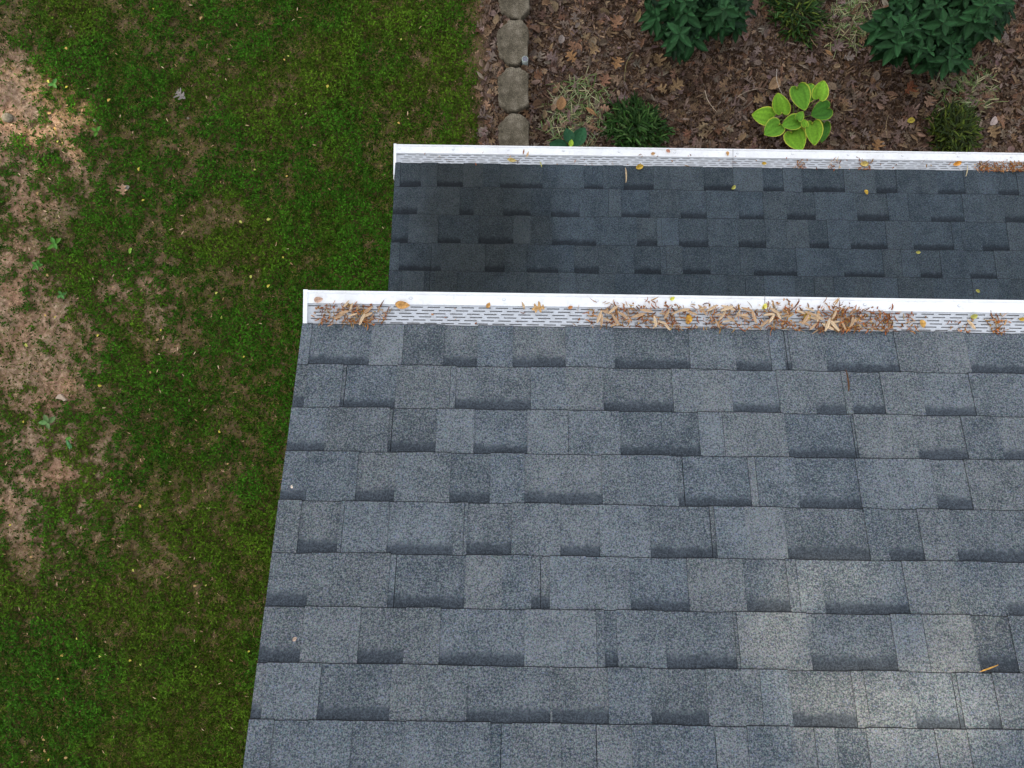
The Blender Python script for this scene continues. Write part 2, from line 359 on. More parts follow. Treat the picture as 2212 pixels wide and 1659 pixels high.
# ------------------------------------------------------------------ gutters
def gutter(pl, x0, topz, ylip, lipw, guardw, over, screws, joint, label):
    g = MB()
    yo = ylip; yi = ylip - lipw; yb = yi - guardw - over; z = topz
    # K-style trough, thin sheet: outer skin and inner skin
    prof = [(yi, z), (yi, z - .003), (yo - .002, z - .003), (yo, z - .006), (yo, z - .022), (yo - .012, z - .036), (yo - .020, z - .060), (yo - .034, z - .085), (yo - .038, z - .12), (yb, z - .12), (yb, z - .004)]
    g.prism(prof, x0, XR, closed=False)
    # lip: flat top with a rolled front bead and a small crease
    top = [(yo + .001, z - .008), (yo + .003, z - .003), (yo + .002, z + .0015), (yo - .001, z + .003), (yo - .005, z + .0022), (yo - .007, z), (yo - .0085, z), (yo - .010, z + .0014), (yi, z + .0018), (yi, z - .004)]
    g.prism(top, x0, XR, closed=False)
    go = hp(g.build('gutter', [M['white']])); go['label'] = label
    ins = MB(); ins.prism([(yi + .002, z - .010), (yo - .006, z - .010), (yo - .03, z - .075), (yo - .042, z - .112), (yb + .003, z - .112), (yb + .003, z - .010)], x0 + .003, XR, closed=False)
    ins.prism([(yi - .001, z - .0055), (yb + .001, z - .0055)], x0 + .003, XR, closed=False)      # grey mesh backing added close under the slots to lighten them
    ins.build('gutter_trough', M['inside'], go).matrix_parent_inverse = Matrix.Identity(4)
    # perforated guard with real slots
    gm = MB(); rowp = 0.0103; sh = 0.0037; pit = 0.0548; sln = 0.040
    nrow = int((guardw + over) / rowp); y = yi; zz = z - .001
    def strip(xa, xb, ya, yb_): gm.poly([(xa, yb_, zz), (xb, yb_, zz), (xb, ya, zz), (xa, ya, zz)])
    for rI in range(nrow):
        a = y - (rowp - sh) * (1.0 if rI else .9); strip(x0 + .004, XR, y, a); y = a; b_ = y - sh
        x = x0 + .004 + (0.035 if rI % 2 else 0.008) + (rI % 3) * 0.009; last = x0 + .004
        while x < XR - .06:
            strip(last, x, y, b_); last = x + sln; x += pit
        strip(last, XR, y, b_); y = b_
    strip(x0 + .004, XR, y, yb)
    gd = gm.build('gutter_guard', M['guard'], go)
    so_ = gd.modifiers.new('thick', 'SOLIDIFY'); so_.thickness = 0.0008; so_.offset = -1
    # end cap
    cp = [(yo + .004, z + .001), (yo + .004, z - .026), (yo - .010, z - .040), (yo - .018, z - .064), (yo - .032, z - .088), (yo - .036, z - .124), (yb - .05, z - .124), (yb - .05, z + .001)]
    e = MB(); e.prism(cp, x0 - .0035, x0); e.prism([(p[0], p[1]) for p in [(yo + .004, z + .004), (yo + .004, z + .001), (yb - .03, z + .001), (yb - .03, z + .004)]], x0 - .0035, x0 + .010)
    e.build('end_cap', M['white'], go)
    for xs in screws:
        s_ = MB(); n = 14; c = Vector((xs, yi + lipw * .52, z + .0018))
        for k in range(n):
            a0, a1 = 2 * PI * k / n, 2 * PI * (k + 1) / n
            s_.poly([c + Vector((math.cos(a0) * .0062, math.sin(a0) * .0042, 0)), c + Vector((math.cos(a1) * .0062, math.sin(a1) * .0042, 0)), c + Vector((math.cos(a1) * .0048, math.sin(a1) * .0032, .0016)), c + Vector((math.cos(a0) * .0048, math.sin(a0) * .0032, .0016))])
        s_.poly([c + Vector((math.cos(2 * PI * k / n) * .0030, math.sin(2 * PI * k / n) * .0022, .0024)) for k in range(n)], m=1)
        s_.poly([c + Vector((math.cos(2 * PI * k / n) * .0048, math.sin(2 * PI * k / n) * .0032, .0016)) for k in range(n)], m=1)
        s_.build('screw', [M['screw'], M['white']], go)
    j = MB(); j.box(joint, joint + .0016, yi - guardw - .01, yo + .0045, z - .002, z + .0036)
    j.build('joint_seam', M['inside'], go)
    return go, yo, yi, yb
zu = H - 2.20 + .004
a_ = at(1106, 634.5, zu).y; b_ = at(1106, 661, zu).y
xg = at(658, 650, zu).x
gu, uyo, uyi, uyb = gutter(UP, xg, zu, a_, a_ - b_, b_ - UP['y0'], 0.03, [src(v, 1180, zu).x for v in (1604, 1968, 2330, 2707, 3013, 3377, 3746)] + [3.0, 3.3, 3.6], src(2985, 1180, zu).x, 'white gutter along the main roof')
zw = H - 3.41 + .004
a_ = at(1106, 316, zw).y; b_ = at(1106, 334, zw).y
xg2 = at(852, 340, zw).x
gl, lyo, lyi, lyb = gutter(LOW, xg2, zw, a_, a_ - b_, b_ - LOW['y0'], 0.03, [src(v, 585, zw).x for v in (1560, 1770, 1985, 2200, 2418, 2635, 2880, 3095, 3312, 3525, 3742, 3950)] + [3.3, 3.6], src(2862, 590, zw).x, 'white gutter along the lower roof')

# ------------------------------------------------------------------ ground
GM = """67876778998876
27697767799876
23577666788876
34466667788878
45766667898777
34543767887888
43465576777777
43556867777777
42358767777777
34456666777777
55665678888888
76778777777777
88888899877777
89989999988777
89999999988777"""
GM = np.array([[int(c) for c in r] for r in GM.split('\n')]) / 9.0
def gmap(x, y):
    """how green the lawn is, read off the picture"""
    xc = x * CR + y * SR; yc = -x * SR + y * CR
    px = np.clip((xc / H * F + CX - 37) / 75, 0, 12.999); py = np.clip((CY - yc / H * F - 40) / 118, 0, 13.999)
    i = np.floor(px).astype(int); j = np.floor(py).astype(int); fx = px - i; fy = py - j
    return (GM[j, i] * (1 - fx) + GM[j, i + 1] * fx) * (1 - fy) + (GM[j + 1, i] * (1 - fx) + GM[j + 1, i + 1] * fx) * fy
XBED = at(1085, 100).x          # line of the edging stones
def cover(x, y):
    g = gmap(x, y); g = np.clip(.54 + (g - .5) * .82, 0, 1)
    n1 = fbm(x, y, 3.6, 5, 3); n2 = fbm(x, y, 12.0, 9, 3); n3 = vnoise(x, y, 42, 13)
    edge = sstep(x + (n1 - .5) * .5, XBED - .27, XBED - .12)
    k_ = 1.25 - .62 * g
    return sstep(g + ((n1 - .5) * 1.15 + (n2 - .5) * 1.55 + (n3 - .5) * .8) * k_, .36, .70) * (1 - edge), g, n1, n2
def gz(x, y):
    return (fbm(x, y, 6, 21, 3) - .5) * .04 + (fbm(x, y, 22, 22, 2) - .5) * .026
dx = 0.022
xs = np.concatenate([[-300, -100, -40, -20, -12, -8, -6.5], np.arange(-5.6, 5.61, dx), [6.5, 8, 12, 20, 40, 100, 300]])
ys = np.concatenate([[-300, -100, -40, -20, -12, -8, -5.5], np.arange(-4.4, 4.41, dx), [5.5, 8, 12, 20, 40, 100, 300]])
X, Y = np.meshgrid(xs, ys); near = (np.abs(X) < 5.61) & (np.abs(Y) < 4.41)
Z = np.where(near, gz(X, Y), 0.0)
cv, g, n1, n2 = cover(X, Y)
bed = (X > XBED - .10) * 1.0
bare = np.clip((1 - cv) * (.25 + sstep(1 - g, .30, .62)) * 1.0, 0, 1) * (1 - bed)
cols = np.stack([bare, bed, fbm(X, Y, 4, 31, 3)], -1).reshape(-1, 3)
nx, ny = len(xs), len(ys); I = np.arange(nx * ny).reshape(ny, nx)
fc = np.stack([I[:-1, :-1], I[:-1, 1:], I[1:, 1:], I[1:, :-1]], -1).reshape(-1, 4)
m, t, b = newmat('soil', 0.95, 0.1)
a = N(t, 'ShaderNodeAttribute', attribute_name='Col'); sp = N(t, 'ShaderNodeSeparateColor'); t.links.new(a.outputs['Color'], sp.inputs[0])
tc = N(t, 'ShaderNodeTexCoord')
n1_ = N(t, 'ShaderNodeTexNoise', Scale=22.0, Detail=7.0, Roughness=0.7); n2_ = N(t, 'ShaderNodeTexNoise', Scale=3.0, Detail=5.0, Roughness=0.65); n3_ = N(t, 'ShaderNodeTexVoronoi', Scale=70.0)
for q in (n1_, n2_, n3_): t.links.new(tc.outputs['Object'], q.inputs[0])
clay = ramp(t, n1_.outputs[0], [(0.33, (0.12, 0.073, 0.047)), (0.5, (0.265, 0.175, 0.120)), (0.66, (0.43, 0.315, 0.225))])
clay2 = ramp(t, n2_.outputs[0], [(0.42, (1, 1, 0.96)), (0.70, (1.06, 0.88, 0.80))]); cl = mix(t, 1.0, clay.outputs[0], clay2.outputs[0], 'MULTIPLY')
thatch = ramp(t, n1_.outputs[0], [(0.3, (0.034, 0.026, 0.010)), (0.55, (0.075, 0.056, 0.022)), (0.75, (0.14, 0.10, 0.045))])
humus = ramp(t, n1_.outputs[0], [(0.3, (0.025, 0.014, 0.008)), (0.6, (0.070, 0.040, 0.022)), (0.8, (0.12, 0.075, 0.045))])
c = mix(t, sp.outputs[0], thatch.outputs[0], cl); c = mix(t, sp.outputs[1], c, humus.outputs[0])
t.links.new(c, b.inputs['Base Color']); bump(t, b, n1_.outputs[0], 0.9, 0.02); M['soil'] = m
gr = link('ground', np_mesh('ground', np.stack([X, Y, Z], -1).reshape(-1, 3), fc, cols, True), M['soil']); tag(gr, kind='structure')
gr['label'] = 'reddish brown soil under the lawn and the planting bed'

# ------------------------------------------------------------------ lawn plants
def leaves_mesh(base, az, tilt, ln, wd, cols, bend=None, tipw=0.15):
    """one kite-shaped folded leaf (2 quads) per row; fully vectorised"""
    n = len(base); ca, sa = np.cos(az), np.sin(az); ct, st_ = np.cos(tilt), np.sin(tilt)
    d = np.stack([ca * ct, sa * ct, st_], -1); side = np.stack([-sa, ca, np.zeros(n)], -1)
    bd = np.zeros(n) if bend is None else bend
    mid = base + d * (ln * .5)[:, None]; tip = base + d * ln[:, None] - np.stack([np.zeros(n), np.zeros(n), bd * ln], -1)
    hw = (wd * .5)[:, None]
    v = np.stack([base - side * hw * .4, base + side * hw * .4, mid + side * hw, mid - side * hw, tip + side * hw * tipw * 2, tip - side * hw * tipw * 2], 1).reshape(-1, 3)
    o = (np.arange(n) * 6)[:, None]; f = np.concatenate([o + np.array([[0, 1, 2, 3]]), o + np.array([[3, 2, 4, 5]])], 0)
    return v, f, np.repeat(cols, 6, 0)
def hidden(x, y): return (x > -0.75) & (y < 1.35)
def scatter(n, x0=-5.3, x1=None, y0=-4.0, y1=4.0):
    x = rng.uniform(x0, XBED + .02 if x1 is None else x1, n); y = rng.uniform(y0, y1, n); k = ~hidden(x, y); return x[k], y[k]
# leafy ground cover
x, y = scatter(620000); cv, g, n1, n2 = cover(x, y)
k = rng.random(len(x)) < cv * (0.45 + .4 * g) * .70 + .13 * g * (x < XBED - .2); x, y, cv, g, n1, n2 = (q[k] for q in (x, y, cv, g, n1, n2)); n = len(x)
tall = (0.008 + .042 * sstep(n2 + (n1 - .5) * .5, .38, .68)) * cv
h = gz(x, y) + rng.random(n) ** .6 * tall
tone = 0.45 + .85 * rng.random(n) ** 1.6 + (n1 - .5) * .5
yel = sstep(fbm(x, y, 1.6, 77, 3), .36, .70)[:, None]
ca_ = np.array([0.023, 0.078, 0.004]); cb_ = np.array([0.060, 0.092, 0.006]); bl_ = np.array([0.018, 0.060, 0.009])
mx = rng.random((n, 1))
cc = (ca_ * (1 - yel * .6) + cb_ * yel * .6) * (1 - mx * .3) + bl_ * mx * .3
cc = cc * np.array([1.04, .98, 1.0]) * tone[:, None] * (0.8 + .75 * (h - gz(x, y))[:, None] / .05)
v, f, c = leaves_mesh(np.stack([x, y, h], -1), rng.uniform(0, 2 * PI, n), rng.uniform(-.25, .9, n), rng.uniform(.010, .026, n), rng.uniform(.006, .014, n), cc, tipw=.3)
o = link('clover', np_mesh('clover', v, f, c), M['lawn']); tag(o, 'small leafy green clover and weeds patching the lawn', 'ground cover', kind='stuff')
# grass blades and straw
x, y = scatter(620000); cv, g, n1, n2 = cover(x, y)
ed = 1 - sstep(x, XBED - .24, XBED - .10)
k = rng.random(len(x)) < np.clip(.03 + .10 * cv + (g - .25) * 1.0, 0, 1) * ed * (.55 + .6 * vnoise(x, y, 9, 91)); x, y, cv, g = (q[k] for q in (x, y, cv, g)); n = len(x)
dead = rng.random(n) < (.36 + .3 * (1 - g)); cc = np.where(dead[:, None], np.array([.17, .118, .046]), np.array([.070, .108, .010])) * rng.uniform(.45, 1.25, (n, 1))
v, f, c = leaves_mesh(np.stack([x, y, gz(x, y) + rng.random(n) * .012], -1), rng.uniform(0, 2 * PI, n), np.where(dead, rng.uniform(-.05, .2, n), rng.uniform(.1, 1.1, n)), rng.uniform(.015, .042, n), rng.uniform(.002, .0052, n), cc, rng.uniform(0, .3, n))
o = link('grass', np_mesh('grass', v, f, c), M['lawn']); tag(o, 'thin short grass and brown thatch between the clover', 'grass', kind='stuff')
# small pebbles, crumbs and chaff on the bare soil
x, y = scatter(30000); cv, g, n1, n2 = cover(x, y); k = rng.random(len(x)) < (1 - cv) * (.25 + (1 - g)); x, y = x[k], y[k]; n = len(x)
cc = np.array([.33, .215, .125]) * rng.uniform(.5, 1.3, (n, 1))
v, f, c = leaves_mesh(np.stack([x, y, gz(x, y) + .004], -1), rng.uniform(0, 2 * PI, n), rng.uniform(-.1, .4, n), rng.uniform(.006, .032, n), rng.uniform(.003, .008, n), cc, tipw=.5)
o = link('chaff', np_mesh('chaff', v, f, c), M['dry']); tag(o, 'tan chaff and crumbs on the bare soil patches', 'chaff', kind='stuff')

# ------------------------------------------------------------------ leaf shapes
OAK = [(0, 0), (.03, .12), (.20, .15), (.24, .19), (.09, .27), (.11, .34), (.40, .38), (.47, .47), (.42, .51), (.13, .54), (.14, .62), (.37, .75), (.34, .82), (.10, .76), (.12, .88), (.03, 1.0)]
ROUND = [(0, 0), (.16, .06), (.30, .22), (.36, .42), (.32, .64), (.20, .84), (.07, .96), (.02, 1.0)]
LANCE = [(0, 0), (.07, .10), (.14, .30), (.16, .48), (.12, .70), (.05, .90), (.01, 1.0)]
SAMARA = [(0.02, 0), (.055, .04), (.06, .14), (.085, .30), (.10, .52), (.085, .78), (.04, .96), (.01, 1.0)]
HEART = [(0, .10), (.10, .02), (.24, 0), (.38, .08), (.46, .24), (.47, .42), (.40, .62), (.27, .80), (.13, .93), (.02, 1.0)]
def leafrows(out, L, curl=.1, cup=.15, skew=0.0, wid=1.0):
    """half outline -> rows of (left, mid-left, mid, mid-right, right) points in leaf space (x across, y along, z up)"""
    rows = []
    for (hx, hy) in out:
        hx *= wid; r = []
        for u in (-1, -.55, 0, .55, 1):
            r.append(Vector(((u * hx + skew * hy * (1 - hy)) * L, hy * L, L * (cup * (u * hx) ** 2 * 4 + curl * (hy - hy * hy) * 1.0 - (0.0)))))
        rows.append(r)
    return rows
def add_leaf(mb, out, L, mat, col, curl=.1, cup=.15, skew=0.0, wid=1.0, edgecol=None, jit=0.0, vein=1.0):
    rows = leafrows(out, L, curl, cup, skew, wid); cols = []
    for r in rows:
        e = edgecol or col; cols.append([e, col, tuple(c * vein for c in col), col, e])
        if jit:
            for p in r: p.z += random.uniform(-jit, jit) * L
    mb.grid([[mat @ p for p in r] for r in rows], cols=cols)
def LM(loc, az, pitch=0.0, roll=0.0):      # leaf +Y points along az
    return Matrix.Translation(loc) @ Matrix.Rotation(az - PI / 2, 4, 'Z') @ Matrix.Rotation(pitch, 4, 'X') @ Matrix.Rotation(roll, 4, 'Y')
def jc(c, s=.2):
    k = 1 + random.uniform(-s, s); return tuple(max(0, x * k * (1 + random.uniform(-s, s) * .3)) for x in c)

# ------------------------------------------------------------------ planting bed litter
BX0, BX1, BY0, BY1 = XBED - .19, 4.95, 1.2, 4.1
def inbed(x, y): return BX0 < x < BX1
BR = [(.130, .083, .053), (.118, .080, .058), (.17, .108, .064), (.085, .052, .036), (.14, .098, .075), (.20, .135, .085), (.078, .050, .036), (.17, .13, .10), (.14, .078, .046), (.13, .09, .072), (.15, .105, .09)]
# shredded mulch and pine straw
n = 90000; x = rng.uniform(BX0, BX1, n); y = rng.uniform(BY0, BY1, n)
k = (x > XBED + .12) | (rng.random(n) < sstep(x + (fbm(x, y, 5, 3) - .5) * .2, BX0, BX0 + .07)); x, y = x[k], y[k]; n = len(x)
pal = np.array(BR + [(.05, .028, .018), (.07, .038, .022), (.26, .17, .10)]); cc = pal[rng.integers(0, len(pal), n)] * rng.uniform(.45, 1.15, (n, 1))
thin = rng.random(n) < .6
v, f, c = leaves_mesh(np.stack([x, y, gz(x, y) + rng.random(n) * .022], -1), rng.uniform(0, 2 * PI, n), rng.uniform(-.35, .45, n), np.where(thin, rng.uniform(.02, .08, n), rng.uniform(.012, .035, n)), np.where(thin, rng.uniform(.0015, .004, n), rng.uniform(.008, .022, n)), cc, tipw=.35)
o = link('mulch', np_mesh('mulch', v, f, c), M['dry']); tag(o, 'brown shredded mulch and pine straw covering the planting bed', 'mulch', kind='stuff')
CL3 = [at(1374, 280), at(1715, 22), at(2056, 285)]
lit = MB(); rnd = random.Random(4)
for i in range(7500):
    x = rnd.uniform(BX0 + .02, BX1) if i > 350 else rnd.uniform(BX0 + .01, XBED + .04); y = rnd.uniform(BY0, BY1)
    if x < XBED - .15 and rnd.random() < .4: continue
    if vnoise(np.array([x]), np.array([y]), 2.2, 55)[0] < .22 and rnd.random() < .6: continue
    sh = OAK if rnd.random() < .62 else (ROUND if rnd.random() < .4 else LANCE); L = rnd.uniform(.035, .105)
    if any((x - q_.x) ** 2 + (y - q_.y) ** 2 < .19 ** 2 for q_ in CL3): continue
    col = tuple(1.12 * q_ for q_ in jc(rnd.choice(BR), .24))
    add_leaf(lit, sh, L, LM((x, y, float(gz(x, y)) + .012 + rnd.random() * .03), rnd.uniform(0, 2 * PI), rnd.uniform(-.35, .3), rnd.uniform(-.6, .6)), col, rnd.uniform(-.3, .5), rnd.uniform(-.9, 1.2), rnd.uniform(-.3, .3), rnd.uniform(.6, 1.15), jit=.02, vein=.8)
o = lit.build('leaf_litter', M['dry']); tag(o, 'layer of fallen brown oak leaves over the planting bed', 'leaf litter', kind='stuff')

# oak leaves one can point to (source pixel, length m, heading deg, colour)
TAN = (.29, .19, .10); ORG = (.30, .165, .075); PUR = (.20, .14, .125); RST = (.24, .09, .045); GRY = (.27, .22, .19)
big = [
 (2156, 228, .12, 160, PUR, OAK, 'grey mauve lobed oak leaf right of the round pipe cap'),
 (2230, 222, .12, 130, ORG, OAK, 'orange brown curled oak leaf right of the mauve oak leaf'),
 (2321, 196, .11, 225, TAN, OAK, 'tan oak leaf above and between the fallen orange leaves'),
 (2413, 247, .13, 250, ORG, OAK, 'orange tan oak leaf pointing toward the lower gutter'),
 (2568, 236, .14, 110, TAN, OAK, 'broad tan oak leaf below the left dark green shrub'),
 (2192, 151, .08, 80, GRY, ROUND, 'round pale tan leaf near the edging stones'),
 (2362, 312, .13, 60, (.25, .13, .08), OAK, 'reddish brown oak leaf above the pale grass tuft'),
 (2645, 333, .14, 35, TAN, OAK, 'tan pointed oak leaf with its lobes spread, left of a grey twig'),
 (2583, 352, .11, 150, TAN, OAK, 'tan oak leaf tucked against a larger pointed leaf'),
 (2312, 438, .13, 320, ORG, LANCE, 'narrow orange brown leaf lying on the pale grass tuft'),
 (2192, 402, .12, 80, ORG, ROUND, 'curled orange brown leaf left of the pale grass tuft'),
 (2434, 380, .10, 180, PUR, OAK, 'dark mauve oak leaf above the dark spiky clump'),
 (2962, 393, .11, 200, TAN, OAK, 'tan oak leaf above the left edge of the hosta'),
 (3022, 330, .14, 220, (.36, .23, .13), ROUND, 'large pale tan leaf at the upper left of the hosta'),
 (3271, 181, .13, 30, PUR, OAK, 'mauve brown oak leaf between the hosta and the right shrub'),
 (3316, 226, .10, 350, GRY, OAK, 'small greyish oak leaf below the mauve brown one'),
 (3240, 208, .10, 320, ORG, LANCE, 'orange narrow leaf above the hosta to the right'),
 (3167, 240, .12, 190, PUR, OAK, 'mauve oak leaf standing alone above the hosta'),
 (3551, 339, .14, 60, RST, OAK, 'rust red oak leaf in the middle of the bed right of the hosta'),
 (3570, 366, .10, 300, TAN, OAK, 'tan oak leaf touching the rust red one'),
 (3425, 565, .12, 80, ORG, OAK, 'orange tan oak leaf half beneath the lower gutter edge'),
 (3877, 516, .13, 290, TAN, OAK, 'tan oak leaf right of the lowest spiky clump'),
 (3628, 398, .12, 250, (.34, .21, .14), OAK, 'pale brown oak leaf left of the right hand grass tuft'),
 (3560, 470, .07, 10, (.45, .36, .06), ROUND, 'yellow leaf in the bed left of the lowest spiky clump'),
 (3118, 59, .07, 140, (.40, .24, .16), ROUND, 'pinkish leaf lying on the upper spiky clump'),
 (3408, 140, .12, 95, ORG, LANCE, 'upright orange leaf at the left edge of the right shrub'),
 (2410, 85, .14, 60, (.26, .14, .08), OAK, 'large brown oak leaf left of the left dark green shrub'),
 (2490, 60, .15, 70, (.30, .20, .10), LANCE, 'long tan leaf beside the left dark green shrub'),
 (3880, 470, .09, 60, (.50, .40, .36), ROUND, 'whitish leaf above the lowest spiky clump'),
]
for (sx, sy, L, az, col, sh, lab) in big:
    col = tuple(q_ * .72 for q_ in col); mb = MB(); add_leaf(mb, sh, L * .92, LM((0, 0, 0), R(az), .08, random.uniform(-.3, .3)) @ Matrix.Translation((0, -L * .5, 0)), col, .25, .3, .15, 1.05, jit=.02, vein=.75)
    o = mb.build('oak_leaf' if sh is OAK else 'fallen_leaf', M['dry']); p = src(sx, sy, .06); o.location = p; tag(o, lab, 'leaf')

# ------------------------------------------------------------------ edging stones and pipe cap
m, t, b = newmat('weathered_concrete', 0.95, 0.15); M['stone'] = m
tc = N(t, 'ShaderNodeTexCoord'); n1_ = N(t, 'ShaderNodeTexNoise', Scale=7.0, Detail=8.0, Roughness=0.7); n2_ = N(t, 'ShaderNodeTexNoise', Scale=120.0, Detail=4.0)
for q in (n1_, n2_): t.links.new(tc.outputs['Object'], q.inputs[0])
r = ramp(t, n1_.outputs[0], [(0.36, (0.050, 0.042, 0.027)), (0.5, (0.104, 0.088, 0.062)), (0.66, (0.18, 0.155, 0.115))]); r2 = ramp(t, n2_.outputs[0], [(0.35, (.6,) * 3), (0.65, (1.3,) * 3)])
t.links.new(mix(t, 1.0, r.outputs[0], r2.outputs[0], 'MULTIPLY'), b.inputs['Base Color']); bump(t, b, n2_.outputs[0], 0.7, 0.006)
def stone(outl, lab):
    zt_ = 0.10; pts = [at(px, py, zt_) for px, py in outl]; c = sum(pts, Vector()) / len(pts)
    # refine outline
    pts = [p_ + Vector((random.uniform(-.009, .009), random.uniform(-.009, .009), 0)) for p_ in pts]; fine = []
    for i in range(len(pts)):
        a, b2 = pts[i], pts[(i + 1) % len(pts)]
        for k in range(5): q = a.lerp(b2, k / 5); fine.append(q + Vector((random.uniform(-.0055, .0055), random.uniform(-.0055, .0055), 0)))
    mb = MB(); rings = []
    for sc_, z in ((1.0, -.05), (1.0, zt_ - .02), (.985, zt_ - .006), (.94, zt_), (.6, zt_ + .002), (.25, zt_ + .001), (0.01, zt_ + .001)):
        rings.append([Vector((c.x + (q.x - c.x) * sc_, c.y + (q.y - c.y) * sc_, z + (random.uniform(-.0025, .0025) if z > .05 and sc_ > .9 else 0))) - Vector((c.x, c.y, 0)) for q in fine + [fine[0]]])
        rings[-1][-1] = rings[-1][0]
    mb.grid(rings); o = mb.build('edging_stone', M['stone'], smooth=False); o.location = (c.x, c.y, 0)
    tag(o, lab, 'edging stone', 'edging stones between the lawn and the bed')
def hexs(y0, y1, dx_=0, lx=0):
    h_ = y1 - y0
    return [(1098 + dx_, y0 + 2), (1124 + dx_, y0 + 1), (1140 + dx_, y0 + .17 * h_), (1141 + dx_, y0 + .80 * h_), (1120 + dx_, y1 - 1), (1099 + dx_, y1), (1078 + dx_ + lx, y0 + .78 * h_), (1073 + dx_ + lx, y0 + .5 * h_), (1077 + dx_ + lx, y0 + .24 * h_)]
stone(hexs(-158, -62, 3), 'concrete edging stone next above the photo, beyond the cut off stone') if False else None
stone(hexs(-59, 38, 2), 'weathered concrete edging stone cut off by the top of the photo')
stone(hexs(42, 139), 'weathered hexagonal edging stone just above the round pipe cap')
stone(hexs(143, 240), 'weathered hexagonal edging stone just below the round pipe cap')
stone(hexs(244, 340, 2), 'weathered edging stone running under the white lower gutter')
pc = empty('pipe_cap', src(2050, 256, 0)); tag(pc, 'small round grey pipe cap with a pale rim between two edging stones', 'pipe cap')
rr = 0.027
mb = MB(); mb.grid([[Vector((math.cos(2 * PI * k / 24) * r_, math.sin(2 * PI * k / 24) * r_, z)) for k in range(25)] for r_, z in ((rr, -.02), (rr, .115), (rr - .0015, .120), (rr - .005, .120), (rr - .006, .114))], (.26, .29, .27)); mb.build('rim', attr_mat('pale_plastic', .6, .3, .1), pc, True)
mb = MB(); mb.grid([[Vector((math.cos(2 * PI * k / 24) * r_, math.sin(2 * PI * k / 24) * r_, z)) for k in range(25)] for r_, z in ((rr - .006, .1155), (.010, .1175), (.0003, .118))], (.13, .13, .155)); mb.build('cap', attr_mat('grey_cap', .5, .4, .15), pc, True)

# ------------------------------------------------------------------ shrubs
def shrub(cx, cy, rx, ry, z0, hgt, n, label, seed, lobes=()):
    n = int(n * .8); rnd = random.Random(seed); c = at(cx, cy, z0 + hgt * .6); root = empty('shrub', (c.x, c.y, 0)); tag(root, label, 'shrub', 'dark green broadleaf shrubs in the bed')
    fo = MB(); stx = MB(); k_ = 5.3 / F; got = []
    tries = 0
    while len(got) < n and tries < n * 60:
        tries += 1; lobe = rnd.choice(((cx, cy, rx, ry),) + tuple(lobes)); lx, ly_, lrx, lry = lobe
        a = rnd.uniform(0, 2 * PI); q = rnd.random() ** .5
        ux, uy = lx + math.cos(a) * lrx * q, ly_ + math.sin(a) * lry * q
        zz = z0 + hgt * math.sqrt(max(0, 1 - (q * .92) ** 2)) * rnd.uniform(.75, 1.05)
        p = at(ux, uy, zz)
        if any((p - g_).length < .088 for g_ in got): continue
        got.append(p); az = rnd.uniform(0, PI); out = Vector((p.x - c.x, p.y - c.y, 0)); tiltd = out * .5
        base = rnd.uniform(.75, 1.3)
        for tier in range(6):
            L = base * (.030, .060, .095, .122, .125, .11)[tier]; zt_ = p.z - tier * .024; pit = (.9, .42, .10, -.08, -.25, -.4)[tier]
            for sgn in (0, 1):
                aa = az + tier * PI / 2 + sgn * PI + rnd.uniform(-.25, .25)
                g_ = rnd.uniform(.7, 1.25) * (1.15 if tier < 2 else 1.0)
                col = (.013 * g_, .046 * g_, .014 * g_)
                add_leaf(fo, LANCE, L, LM(Vector((p.x - c.x, p.y - c.y, zt_)) - tiltd * tier * .02, aa, pit + rnd.uniform(-.15, .15), rnd.uniform(-.25, .25)), col, -.22, .8, 0, 1.5, vein=1.6)
        stx.tube([Vector(((p.x - c.x) * .25, (p.y - c.y) * .25, 0)), Vector(((p.x - c.x) * .7, (p.y - c.y) * .7, p.z * .6)), Vector((p.x - c.x, p.y - c.y, p.z - .01))], [.006, .004, .002], 5, (.05, .08, .03))
    # inner older leaves fill the shade below
    for i in range(n * 9):
        lx, ly_, lrx, lry = rnd.choice(((cx, cy, rx, ry),) + tuple(lobes)); a = rnd.uniform(0, 2 * PI); q = rnd.random() ** .5 * .95; p = at(lx + math.cos(a) * lrx * q, ly_ + math.sin(a) * lry * q, z0 + hgt * rnd.uniform(.15, .8) * math.sqrt(1 - q * q * .8))
        g_ = rnd.uniform(.5, 1.1); add_leaf(fo, LANCE, rnd.uniform(.07, .11), LM(Vector((p.x - c.x, p.y - c.y, p.z)), rnd.uniform(0, 2 * PI), rnd.uniform(-.5, .2), rnd.uniform(-.4, .4)), (.010 * g_, .036 * g_, .013 * g_), -.2, .8, 0, 1.2)
    fo.build('foliage', M['green'], root, True); stx.build('stem', M['bark'], root, True)
shrub(1475, -5, 80, 75, .12, .50, 64, 'dark green leafy shrub at the top edge, left of the hosta', 1, ((1570, 20, 50, 42), (1475, 72, 42, 34), (1540, -60, 90, 50)))
shrub(2045, 28, 125, 68, .12, .55, 110, 'larger dark green leafy shrub in the upper right of the bed', 2, ((2035, 100, 75, 48), (1955, 60, 70, 45), (2130, 10, 62, 60), (1930, 88, 28, 20), (2080, -70, 140, 60)))

